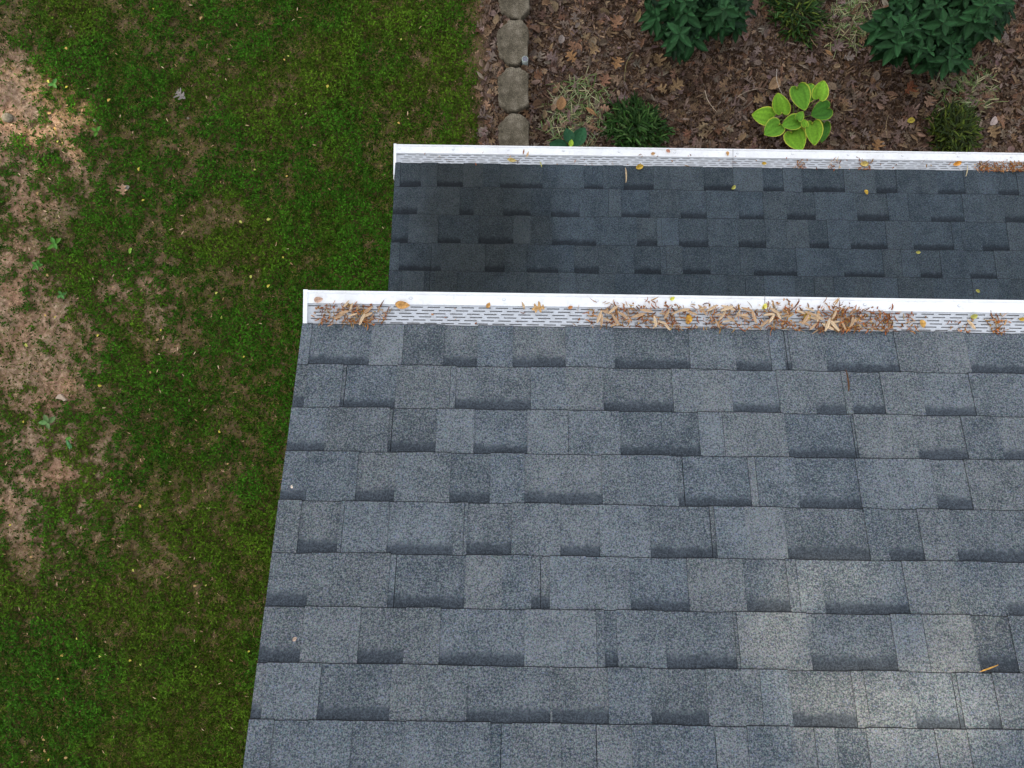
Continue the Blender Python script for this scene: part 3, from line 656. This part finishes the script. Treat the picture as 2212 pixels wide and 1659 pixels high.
# ------------------------------------------------------------------ strap-leaved clumps
def clump(cx, cy, rad, n, label, seed, cols, ln, wd, flat, name, cat, grp=None, zb=.02, mat='gloss', oval=1.0):
    rnd = random.Random(seed); c = at(cx, cy, 0.05); root_r = rad * H / F; mb = MB()
    for i in range(n):
        a = rnd.uniform(0, 2 * PI); q = rnd.random() ** .55 * root_r * (.90 if not flat else 1.0)
        rag = .8 + .35 * math.sin(a * 3 + seed) * math.sin(a * 5 + 2 * seed); q *= rag
        hz_ = zb if flat else zb + .12 * max(0, 1 - (q / root_r) ** 2) * rnd.uniform(.3, 1)
        p = Vector((math.cos(a) * q, math.sin(a) * q * oval, hz_)); L = rnd.uniform(*ln); wv_ = rnd.uniform(*wd)
        aa = a + rnd.gauss(0, 1.0) if not flat else rnd.uniform(0, 2 * PI); el = rnd.uniform(.25, 1.2) if not flat else rnd.uniform(.02, .5)
        d = Vector((math.cos(aa), math.sin(aa), 0)); s = Vector((-d.y, d.x, 0)); rows = []; col = jc(rnd.choice(cols), .3); cl_ = []
        for k in range(5):
            u = k / 4; e = el * (1 - .8 * u) if not flat else el * (1 - 1.5 * u)
            if k: p = p + (d * math.cos(e) + Vector((0, 0, 1)) * math.sin(e)) * L / 4
            ww = wv_ * (.7, 1, 1, .8, .25)[k] * .5; tw = rnd.uniform(-.2, .2)
            rows.append([p - s * ww + Vector((0, 0, ww * tw + ww * .3)), p, p + s * ww + Vector((0, 0, -ww * tw + ww * .3))]); cl_.append([tuple(x * (.8 + .4 * u) for x in col)] * 3)
        mb.grid(rows, cols=cl_)
    o = mb.build(name, M[mat]); o.location = (c.x, c.y, 0); tag(o, label, cat, grp); return o
DG = [(.010, .034, .004), (.016, .048, .005), (.007, .022, .003), (.010, .030, .004), (.045, .09, .022)]
OLV = [(.028, .045, .005), (.018, .030, .004), (.055, .075, .008), (.012, .020, .004)]
PALE = [(.16, .19, .075), (.24, .23, .12), (.10, .14, .045), (.15, .185, .09), (.27, .25, .14), (.07, .11, .03)]
clump(1374, 280, 74, 720, 'dark glossy spiky clump above the lower gutter, left of the hosta', 1, DG, (.05, .11), (.011, .017), False, 'strap_leaf_clump', 'plant', 'dark strap leaved clumps', mat='green')
clump(1715, 22, 76, 760, 'dark green spiky clump at the top edge between the two shrubs', 2, DG + OLV, (.05, .10), (.009, .015), False, 'strap_leaf_clump', 'plant', 'dark strap leaved clumps', mat='green')
clump(2056, 285, 72, 680, 'olive green spiky clump above the lower gutter, right of the hosta', 3, OLV, (.05, .10), (.010, .015), False, 'strap_leaf_clump', 'plant', 'dark strap leaved clumps', mat='green', oval=.8)
for q in (('pale straw coloured grass tuft beside the edging stones', 1245, 245, 82, 300, 4), ('pale grass tuft at the top edge left of the larger shrub', 1838, 45, 62, 200, 5), ('pale grass tuft below the larger shrub at the right', 2090, 190, 68, 230, 6)):
    clump(q[1], q[2], q[3], q[4], q[0], q[5], PALE, (.06, .15), (.005, .010), True, 'grass_tuft', 'grass tuft', 'pale grass tufts in the bed', .03, 'dry', 1.1)

# ------------------------------------------------------------------ hosta
hc = src(3100, 470, 0); hosta = empty('hosta', (hc.x, hc.y, 0)); tag(hosta, 'bright yellow green hosta with heart shaped yellow edged leaves by the lower gutter', 'hosta')
#  centre px (crop of the photo), length px, width px, heading of the tip (deg, image up = 90), height, shade
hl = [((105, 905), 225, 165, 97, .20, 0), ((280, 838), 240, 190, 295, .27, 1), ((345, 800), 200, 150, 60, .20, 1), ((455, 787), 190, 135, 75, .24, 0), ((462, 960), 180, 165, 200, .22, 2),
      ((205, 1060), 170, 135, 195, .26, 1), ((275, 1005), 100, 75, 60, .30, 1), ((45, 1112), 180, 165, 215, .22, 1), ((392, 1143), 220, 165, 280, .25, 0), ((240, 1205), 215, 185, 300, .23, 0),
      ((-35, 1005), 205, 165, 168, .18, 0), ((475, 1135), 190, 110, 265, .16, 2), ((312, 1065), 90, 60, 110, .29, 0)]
for (cxy, Lp, Wp, az, hz, sh) in hl:
    p = src(3000 + cxy[0] / 2.212, cxy[1] / 2.212, hz) - Vector((hc.x, hc.y, 0)); k_ = (H - hz) / (2.212 * 1.8083 * F); L = Lp * k_ * .97; W = Wp * k_
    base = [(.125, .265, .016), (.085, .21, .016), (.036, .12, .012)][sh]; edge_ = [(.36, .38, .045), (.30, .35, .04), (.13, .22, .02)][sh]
    mb = MB(); rows = []; cols = []; uu = (-1, -.93, -.89, -.7, -.45, -.2, 0, .2, .45, .7, .89, .93, 1)
    mt = LM(p, R(az), random.uniform(-.22, .02), random.uniform(-.2, .2)) @ Matrix.Translation((0, -L * .48, 0))
    for i, (hx, hy) in enumerate(HEART):
        r_ = []; cr = []
        for u in uu:
            notch = (.16 * max(0, 1 - hy * 3.2) * (1 - abs(u)) ** 1.0); z_ = L * (.10 * (1 - abs(u)) * -1 * (.5 - hy) * .8 - .16 * (hy - .4) ** 2 + .07 * abs(u) ** 1.5 + .022 * math.sin(u * 11) * (1 - hy) + random.uniform(-.004, .004))
            r_.append(mt @ Vector((u * hx * W * 1.12, (hy + notch) * L, z_)))
            e = abs(u) > .9 or i == len(HEART) - 1 or (i == 0); cr.append(edge_ if e else tuple(q * (1 + .22 * math.sin(u * 17)) * (.9 + .2 * hy) for q in base))
        rows.append(r_); cols.append(cr)
    mb.grid(rows, cols=cols)
    bp = mt @ Vector((0, .14 * L, 0)); mb.tube([bp - Vector((0, 0, .003)), bp * .6 + Vector((0, 0, -bp.z * .15)), Vector((0, 0, 0))], [.0025, .003, .004], 6, (.16, .25, .04))
    mb.build('leaf', M['green'], hosta, True)
# dark broad-leaved seedling under the gutter edge
dk = MB(); c = src(2225, 596, 0)
for i, (dx_, dy_, L, az, col) in enumerate([(-.04, 0, .16, 170, (.015, .06, .025)), (.05, .02, .17, 60, (.018, .07, .028)), (.04, -.05, .15, -30, (.015, .05, .022)), (-.05, -.06, .15, 220, (.014, .055, .02)), (.0, .03, .13, 110, (.016, .06, .026)), (-.01, .0, .06, 80, (.22, .33, .03))]):
    add_leaf(dk, ROUND, L, LM((dx_ * .6, dy_, .10 + i * .008), R(az), .15), col, -.2, .3, 0, 1.0, vein=1.3)
for i in range(5): dk.tube([(0, 0, 0), (.01 * i - .02, .01, .11)], .002, 5, (.03, .08, .02))
o = dk.build('broadleaf_seedling', M['green']); o.location = c; tag(o, 'low dark green broad leaved plant peeking out from under the lower gutter', 'plant')

# ------------------------------------------------------------------ twigs
def twig(p0, p1, r0, lab, col=(.34, .27, .20), z=.07, bow=.03):
    a, b2 = src(*p0, z), src(*p1, z + .015); mid = (a + b2) / 2; n_ = (b2 - a).cross(Vector((0, 0, 1))).normalized() * (b2 - a).length * bow * 3
    mb = MB(); pts = []
    for k in range(9): u = k / 8; pts.append(a.lerp(b2, u) + n_ * 4 * u * (1 - u) + Vector((random.uniform(-.002, .002), random.uniform(-.002, .002), 0)) - a)
    mb.tube(pts, [r0 * (1 - .5 * k / 8) for k in range(9)], 6, col); q = pts[5]; d = (pts[6] - pts[4]).normalized(); s = Vector((-d.y, d.x, .2))
    mb.tube([q, q + d * .02 + s * .012], r0 * .5, 5, col); o = mb.build('twig', M['bark'], None, True); o.location = a; tag(o, lab, 'twig')
twig((2753, 353), (2808, 443), .0035, 'straight grey twig in the bed left of the hosta')
twig((2877, 381), (2998, 350), .003, 'curved pale twig pointing at the hosta from the left', bow=-.04)
twig((3160, 140), (3270, 235), .0025, 'thin brown twig above the hosta', (.22, .15, .09))
twig((3035, 270), (3055, 365), .003, 'pale upright stalk standing beside the top of the hosta', (.36, .31, .26), .12)
twig((2470, 205), (2440, 320), .0022, 'thin green brown stem above the dark spiky clump', (.22, .20, .08))
twig((3470, 450), (3470, 550), .002, 'very thin tan stalk right of the hosta', (.32, .24, .14))

# ------------------------------------------------------------------ seeds and leaves on the lawn
def proto_leaf(out, L, col, curl=.15, cup=.4, wid=1.0, vein=.8):
    mb = MB(); add_leaf(mb, out, L, Matrix.Translation((0, -L / 2, 0)), col, curl, cup, 0, wid, jit=.012, vein=vein); return mb.mesh('seed')
CRM = (.52, .37, .22)
seeds = [proto_leaf(SAMARA, 1.0, jc(cx_, .1), .06, 1.2, 1.15, .8) for cx_ in (CRM, (.46, .31, .18), (.58, .44, .29), (.38, .22, .12))]
for s_ in seeds: s_.materials.append(M['dry'])
def put(me, name, loc, L, az, pit, rol, lab, cat, grp):
    o = bpy.data.objects.new(name, me); sc.collection.objects.link(o)
    o.matrix_world = LM(loc, az, pit, rol) @ Matrix.Scale(L, 4); tag(o, lab, cat, grp); return o
rnd = random.Random(21)
i = 0
while i < 160:
    px = rnd.uniform(4, 1040); py = rnd.uniform(5, 1650)
    if px > 840 and py > 300 or px > 640 - (py - 640) * .12 and py > 600: continue
    if px > 500 and rnd.random() < .5: continue
    p = at(px, py, .035); put(rnd.choice(seeds), 'winged_seed', p, rnd.uniform(.022, .036), rnd.uniform(0, 2 * PI), rnd.uniform(-.1, .15), rnd.uniform(-.3, .3), 'small pale winged tree seed lying on the lawn', 'seed', 'pale winged seeds scattered on the lawn'); i += 1
yl = [proto_leaf(ROUND, 1.0, cx_, .2, .5, .9) for cx_ in ((.50, .42, .07), (.44, .45, .10), (.55, .36, .10), (.40, .26, .11))]
for s_ in yl: s_.materials.append(M['dry'])
i = 0
while i < 60:
    px = rnd.uniform(4, 1040); py = rnd.uniform(5, 1650)
    if px > 840 and py > 300 or px > 640 - (py - 640) * .12 and py > 600: continue
    p = at(px, py, .04); put(rnd.choice(yl), 'fallen_leaf', p, rnd.uniform(.018, .034), rnd.uniform(0, 2 * PI), rnd.uniform(-.2, .2), rnd.uniform(-.3, .3), 'tiny yellowed leaf lying on the lawn', 'leaf', 'tiny yellowed leaves scattered on the lawn'); i += 1
def lone(out, L, col, pos, az, lab, z=.05, name='fallen_leaf', cat='leaf', mat='dry', pit=.1, wid=1.0, curl=.25):
    mb = MB(); add_leaf(mb, out, L, LM((0, 0, 0), R(az), pit, .1) @ Matrix.Translation((0, -L / 2, 0)), col, curl, .4, .1, wid, jit=.012, vein=.8)
    o = mb.build(name, M[mat]); o.location = src(*pos, z); tag(o, lab, cat)
lone(OAK, .11, (.20, .175, .16), (706, 370), 320, 'pale grey oak leaf lying alone on the upper lawn', .06)
lone(OAK, .10, (.32, .20, .12), (480, 742), 90, 'tan oak leaf on the lawn below the upper left bare patch', .06)
lone(OAK, .09, (.17, .09, .05), (303, 510), 70, 'dark brown leaf at the edge of the sunlit bare patch', .06)
lone(ROUND, .055, (.16, .30, .035), (510, 980), 260, 'bright green fallen leaf on the thin part of the lawn', .06, mat='green', wid=.7)
lone(ROUND, .07, (.26, .24, .20), (492, 735), 30, 'greyish curled leaf on the thin lawn', .05)
# weeds with bigger leaves
def weed(pos, spec, lab, name='weed'):
    mb = MB(); c = src(*pos, 0)
    for i, (L, az, col, wd) in enumerate(spec): add_leaf(mb, ROUND, L, LM((0, 0, .035 + .006 * i), R(az), random.uniform(0, .25), random.uniform(-.2, .2)), col, -.1, .3, 0, wd, vein=1.25)
    mb.tube([(0, 0, -.01), (0, 0, .05)], .002, 5, (.05, .11, .02)); o = mb.build(name, M['green']); o.location = c; tag(o, lab, 'weed')
GG = (.055, .15, .015); GP = (.09, .15, .05)
weed((228, 955), [(.085, 215, GG, .55), (.07, 40, GG, .8), (.06, 120, (.05, .15, .02), .9), (.06, 300, (.05, .15, .02), .8)], 'bright green broad leaved weed on the upper left bare soil')
weed((160, 1040), [(.05, a, (.05, .14, .02), .8) for a in (10, 80, 150, 230, 300)], 'small round leaved weed on bare soil below the bright green one')
weed((200, 1650), [(.08, 40, GP, .8), (.075, 110, GP, .8), (.07, 180, (.10, .20, .06), .8), (.06, 300, GP, .8)], 'pale green broad leaved weed on the lower left of the bare soil')
weed((270, 1715), [(.10, 310, (.05, .15, .05), .35), (.10, 300, (.05, .15, .05), .35), (.06, 20, GG, .7)], 'narrow leaved weed below the pale green one')
weed((390, 520), [(.05, 240, GG, .9), (.05, 60, (.06, .18, .02), .9), (.045, 150, GG, .9)], 'bright small weed below the sunlit patch of lawn')
weed((222, 335), [(.05, 200, (.03, .11, .02), .9), (.05, 60, (.03, .11, .02), .9), (.05, 310, (.04, .12, .02), .9)], 'dark green rosette weed beside the sunlit bare patch')
weed((255, 1155), [(.045, a, (.05, .14, .03), .8) for a in (40, 130, 220, 310)], 'small four leaved weed in the middle of the left bare soil')
# flat pale chip of stone
m, t, b = newmat('pale_chip', .9, .1); b.inputs['Base Color'].default_value = (.36, .28, .21, 1)
mb = MB(); q = [(-.045, -.01), (-.02, .025), (.0, .03), (.05, -.022), (.03, -.035), (.015, -.02)]
for i in range(len(q)):
    a, c2 = q[i], q[(i + 1) % len(q)]; mb.poly([(a[0], a[1], -.02), (c2[0], c2[1], -.02), (c2[0] * .95, c2[1] * .95, .008), (a[0] * .95, a[1] * .95, .008)])
mb.poly([(a[0] * .95, a[1] * .95, .008) for a in q]); o = mb.build('stone_chip', m); o.location = src(238, 1552, .02); tag(o, 'flat pale angular stone chip on the left bare soil', 'stone')
for (x_, y_, r_, lab) in ((278, 103, .010, 'grey rounded pebble on the upper left lawn'), (735, 462, .010, 'small grey pebble on the lawn left of the roofs'), (372, 470, .014, 'pale grey pebble near the sunlit bare patch'), (30, 460, .04, 'mossy grey stone at the left edge of the photo')):
    mb = MB(); mb.grid([[Vector((math.cos(2 * PI * k / 12) * r_ * s_ * 1.2, math.sin(2 * PI * k / 12) * r_ * s_, z_ * r_)) for k in range(13)] for s_, z_ in ((.7, -.6), (1, 0), (.85, .45), (.5, .7), (.01, .78))], (.17, .15, .11)); o = mb.build('pebble', M['bark'], None, True); o.location = src(x_, y_, .02); tag(o, lab, 'pebble')

# ------------------------------------------------------------------ debris on gutters and roofs
def debris(name, z, yhi, ylo, spans, lab, seed, mx=1.0):
    """spans: (x0,x1,density per metre,height,spread onto lip)"""
    rnd = random.Random(seed); mb = MB()
    CB = [(.30, .095, .025), (.38, .15, .045), (.20, .070, .025), (.38, .19, .08), (.42, .27, .14), (.15, .06, .028), (.26, .12, .045), (.30, .17, .05)]
    for (xa, xb, den, hg, sp_) in spans:
        for i in range(int((xb - xa) * den)):
            u = rnd.random(); x = rnd.uniform(xa, xb) + rnd.gauss(0, .008); e = min(1, (x - xa) / .04, (xb - x) / .04)
            clumpy = float(vnoise(np.array([x]), np.array([0.3]), 16, seed)[0])
            if rnd.random() > .35 + .9 * clumpy: continue
            y = ylo + (yhi - ylo) * min(1.0, rnd.random() ** 1.25 * (.80 + sp_ * clumpy ** 2)); zz = z + rnd.random() * hg * max(.15, e) * (.4 + clumpy)
            a = rnd.uniform(0, 2 * PI); L = rnd.uniform(.006, .028); r_ = rnd.uniform(.0006, .0017); cu = rnd.uniform(-1.6, 1.6); pts = [Vector((x, y, zz))]
            for k in range(3): pts.append(pts[-1] + Vector((math.cos(a), math.sin(a), rnd.uniform(-.35, .5))) * L / 3); a += cu / 3
            col = jc(rnd.choice(CB), .3)
            if rnd.random() < .35:
                mb.poly([pts[0], pts[1] + Vector((0, 0, .002)), pts[1] + Vector((-math.sin(a) * .006, math.cos(a) * .006, .003)), pts[0] + Vector((-math.sin(a) * .005, math.cos(a) * .005, 0))], col)
            else: mb.tube(pts, [r_, r_ * 1.5, r_ * 1.3, r_ * .4], 4, col)
    o = mb.build(name, M['dry']); tag(o, lab, 'debris', kind='stuff')
X_ = lambda px: at(px, 680, zu).x
debris('plant_debris', zu + .002, uyo - .012, UP['y0'] + .002, [(X_(1272), X_(1330), 500, .010, .25), (X_(1310), X_(1460), 1350, .014, .35), (X_(1440), X_(1680), 900, .010, .12), (X_(1660), X_(1840), 1300, .014, .35), (X_(1800), X_(1930), 1700, .012, .0), (X_(1238), X_(1280), 220, .006, .1)],
       'long heap of brown catkins and chaff on the main gutter', 1)
debris('plant_debris', zu + .002, uyo - .03, UP['y0'] + .002, [(X_(690), X_(835), 1000, .010, .15), (X_(735), X_(800), 1100, .012, .2), (X_(672), X_(700), 300, .004, .1)], 'small brown heap of catkins at the left end of the main gutter', 2)
debris('plant_debris', zu + .002, uyo - .035, UP['y0'] + .002, [(X_(1952), X_(1972), 1100, .008, 0), (X_(2050), X_(2100), 330, .006, 0), (X_(2138), X_(2168), 1000, .008, 0), (X_(900), X_(1230), 28, .002, .1), (X_(1970), X_(2212), 60, .002, .1)], 'scattered brown catkin bits at the right end of the main gutter', 3)
X2_ = lambda px: at(px, 345, zw).x
debris('plant_debris', zw + .002, lyo - .04, LOW['y0'] + .002, [(X2_(2108), X2_(2140), 1300, .012, 0), (X2_(2145), X2_(2212), 2000, .02, .3), (X2_(1717), X2_(1740), 900, .01, 0), (X2_(1855), X2_(1882), 500, .008, 0), (X2_(1790), X2_(1822), 400, .006, 0), (X2_(2212), X2_(2400), 800, .015, .1)], 'brown catkin clumps along the right part of the lower gutter', 4)
debris('plant_debris', zw + .002, lyo - .02, LOW['y0'] + .002, [(X2_(870), X2_(1700), 22, .002, .1), (X2_(1700), X2_(2212), 30, .002, .1)], 'sparse brown crumbs on the left and middle of the lower gutter', 5)
rnd = random.Random(8)
for (n_, a, c2, lab, grp, hb) in ((60, 1300, 1850, 'cream winged seed in the long brown heap on the main gutter', 'cream winged seeds in the long gutter heap', .010), (8, 730, 815, 'cream winged seed in the small heap at the left end of the main gutter', 'cream winged seeds in the left gutter heap', .008)):
    for i in range(n_):
        px = rnd.uniform(a, c2); u = rnd.random(); p = at(px, 0, zu); y = uyi + .006 - u * (uyi - UP['y0'])
        put(rnd.choice(seeds[:3]), 'winged_seed', (p.x, y, zu + hb + rnd.random() * .014), rnd.uniform(.028, .046), rnd.gauss(0, .7) + (PI if rnd.random() < .5 else 0), rnd.uniform(-.15, .2), rnd.uniform(-.4, .4), lab, 'seed', grp)
def on(pl_or_z, sx, sy, L, az, col, out, lab, name='fallen_leaf', cat='leaf', wid=.9, curl=.25):
    mb = MB(); add_leaf(mb, out, L, LM((0, 0, 0), R(az), .03, .1) @ Matrix.Translation((0, -L / 2, 0)), col, curl, .5, .1, wid, jit=.01, vein=.8)
    o = mb.build(name, M['dry'])
    if isinstance(pl_or_z, dict): x, s = hit(pl_or_z, sx / 1.8083, sy / 1.8083); o.location = P(pl_or_z, x, s, .014)
    else: o.location = src(sx, sy, pl_or_z + .006)
    tag(o, lab, cat)
YO = (.46, .30, .05); YG = (.38, .36, .09); OB = (.50, .27, .09); PK = (.50, .33, .24)
on(LOW, 2497, 657, .040, 20, YO, ROUND, 'orange and yellow leaf on the lower roof just below its gutter')
on(LOW, 2862, 737, .026, 45, YG, ROUND, 'small yellow leaf on the lower roof below the gutter joint')
on(LOW, 3378, 756, .026, 300, YO, ROUND, 'small yellow leaf on the lower roof above the right side of the long gutter heap')
on(LOW, 3580, 990, .024, 0, YG, LANCE, 'thin yellow leaf in the middle of the lower roof', wid=2)
on(LOW, 3812, 1141, .022, 330, YG, ROUND, 'yellow green leaf on the lower roof close to the main gutter')
on(LOW, 2442, 690, .075, 93, (.48, .36, .22), SAMARA, 'slim tan stalk lying on the lower roof below its gutter', 'stalk', 'stalk', .5)
on(LOW, 3768, 672, .06, 85, (.50, .42, .26), SAMARA, 'slim pale stalk on the right of the lower roof', 'stalk', 'stalk', .5)
on(LOW, 2112, 648, .03, 110, YG, SAMARA, 'greenish seed at the top of the lower roof near its left end', 'winged_seed', 'seed', 1)
on(UP, 1157, 2497, .015, 230, (.45, .33, .25), ROUND, 'tiny curled pinkish leaf at the left edge of the main roof')
on(UP, 3300, 1500, .085, 97, (.09, .045, .022), SAMARA, 'brown debris stuck in a shingle joint on the main roof', 'debris_strip', 'debris', .35)
on(UP, 3850, 2610, .055, 200, (.45, .25, .06), SAMARA, 'orange catkin on the lower right of the main roof', 'catkin', 'catkin', .35)
on(UP, 1145, 1905, .010, 100, (.75, .62, .5), ROUND, 'tiny white curl near the left edge of the main roof')
on(zu, 1244, 1170, .030, 10, PK, ROUND, 'pinkish round leaf on the left end of the main gutter')
on(zu, 1572, 1190, .048, 355, OB, ROUND, 'orange brown curled leaf on the main gutter right of the left heap', wid=.75)
on(zu, 1907, 1192, .020, 60, OB, ROUND, 'small orange leaf on the edge of the main gutter screen')
on(zu, 2105, 1205, .046, 190, (.52, .32, .14), OAK, 'tan lobed leaf on the main gutter left of the long heap')
on(zu, 2043, 1193, .028, 110, (.50, .36, .22), LANCE, 'upright tan sliver on the main gutter left of the long heap')
on(zu, 2228, 1200, .016, 20, (.50, .22, .08), ROUND, 'tiny orange leaf just left of the long gutter heap')
on(zu, 2985, 1196, .022, 60, (.66, .60, .12), ROUND, 'pale yellow leaf on the main gutter joint')
on(zu, 2626, 1166, .018, 30, (.62, .60, .10), ROUND, 'small yellow leaf on the white gutter lip above the long heap')
on(zu, 3150, 1232, .034, 60, YO, ROUND, 'golden leaf lying in the long gutter heap')
on(zu, 2688, 1245, .034, 80, (.55, .30, .05), ROUND, 'orange leaf lying in the middle of the long gutter heap')
on(zu, 3603, 1265, .028, 290, (.48, .28, .08), ROUND, 'orange brown leaf on the main gutter screen right of the heap')
on(zu, 3805, 1235, .024, 10, YG, ROUND, 'yellow green leaf on the main gutter at the right')
on(zu, 3992, 1246, .020, 10, YO, ROUND, 'yellow leaf on the main gutter at the right edge of the photo')
on(zu, 3795, 1268, .040, 310, CRM, SAMARA, 'single cream winged seed on the main gutter at the right', 'winged_seed', 'seed', 1.3)
on(zw, 2000, 625, .050, 350, (.42, .32, .12), LANCE, 'olive brown leaf on the lower gutter edge near its left end', wid=1.3)
on(zw, 2060, 603, .034, 70, (.55, .38, .22), LANCE, 'tan upright leaf on the lower gutter above the stones')
on(zw, 2045, 592, .028, 80, (.30, .14, .08), LANCE, 'dark brown sliver on the white lip of the lower gutter above the stones')
on(zw, 2610, 590, .024, 330, (.48, .24, .16), ROUND, 'reddish leaf on the white lip of the lower gutter above the spiky clump')
on(zw, 2551, 600, .022, 10, (.50, .30, .14), ROUND, 'small orange leaf on the lower gutter left of the reddish one')
on(zw, 2842, 600, .024, 280, (.52, .30, .12), ROUND, 'orange leaf on the lower gutter left of its joint')
on(zw, 2985, 638, .024, 0, YO, ROUND, 'golden leaf on the lower gutter screen right of its joint')
on(zw, 3740, 638, .045, 20, (.60, .27, .05), ROUND, 'bright orange leaf on the lower gutter screen at the right', wid=.7)
on(zw, 3377, 640, .040, 0, (.50, .38, .12), ROUND, 'olive tan leaf on the lower gutter screen in the middle right')

# ------------------------------------------------------------------ the tree whose crown shades the house (outside the picture, towards the sun)
tgt = Vector((0.0, 0.2, 1.5)); DT = 19.0; TC = tgt + SD * DT
U = SD.cross(Vector((0, 0, 1))).normalized(); V = U.cross(SD).normalized()
NT = 118000
a = rng.uniform(0, 2 * PI, NT); q = np.sqrt(rng.random(NT)) * 8.2
u, v_ = np.cos(a) * q, np.sin(a) * q; w_ = rng.uniform(-1, 1, NT) * 3.2 * np.sqrt(np.clip(1 - (q / 8.6) ** 2, .05, 1))
def uvof(p): d = Vector(p) - tgt; return d.dot(U), d.dot(V)
def onroof(px, py): x, s = hit(UP, px, py); return P(UP, x, s)
gaps = [(onroof(1925, 1475), .17, .14, .99), (onroof(1770, 1370), .27, .13, .75), (onroof(2090, 1380), .28, .17, .71), (at(60, 240), .24, .36, .78), (at(130, 290), .28, .26, .78), (at(80, 110), .26, .26, .45), (at(90, 190), .2, .2, .6), (at(20, 880), .3, .5, .18), (at(200, 20), .2, .2, .4), (at(50, 130), .2, .2, .35), (at(60, 480), .2, .4, .25)]  # crown thinned at these spots to shape the sun patches
keep = np.ones(NT, bool)
for (p, ru, rv, amt) in gaps:
    gu_, gv_ = uvof(p); dd = ((u - gu_) / ru / 1.5) ** 2 + ((v_ - gv_) / rv / 1.5) ** 2
    keep &= rng.random(NT) > amt * np.exp(-dd ** 2 * .8)
u, v_, w_ = u[keep], v_[keep], w_[keep]; n = len(u)
pos = np.array(TC)[None] + u[:, None] * np.array(U) + v_[:, None] * np.array(V) + w_[:, None] * np.array(SD)
root = empty('tree', (TC.x - 1, TC.y, 0)); tag(root, 'tall broadleaf tree outside the photo whose crown shades the house', 'tree')
cc = np.array([.05, .11, .02]) * rng.uniform(.6, 1.3, (n, 1))
v, f, c = leaves_mesh(pos - np.array([TC.x - 1, TC.y, 0]), rng.uniform(0, 2 * PI, n), rng.uniform(-.8, .8, n), rng.uniform(.16, .26, n), rng.uniform(.11, .18, n), cc, tipw=.2)
link('crown', np_mesh('crown', v, f, c), M['green'], root)
mb = MB(); hgt = TC.z
mb.tube([Vector((0, 0, -.1)), Vector((.1, 0, hgt * .4)), Vector((.5, 0, hgt * .8)), Vector((1, 0, hgt + 3))], [.42, .32, .22, .05], 12, (.12, .09, .065))
for i in range(9):
    a = i * 2.4; z0_ = hgt * (.5 + .05 * i); mb.tube([Vector((.3, 0, z0_)), Vector((math.cos(a) * 2, math.sin(a) * 2.4, z0_ + 1.6)), Vector((math.cos(a) * 4, math.sin(a) * 5, z0_ + 2.6))], [.13, .08, .02], 8, (.12, .09, .065))
mb.build('trunk', M['bark'], root, True)
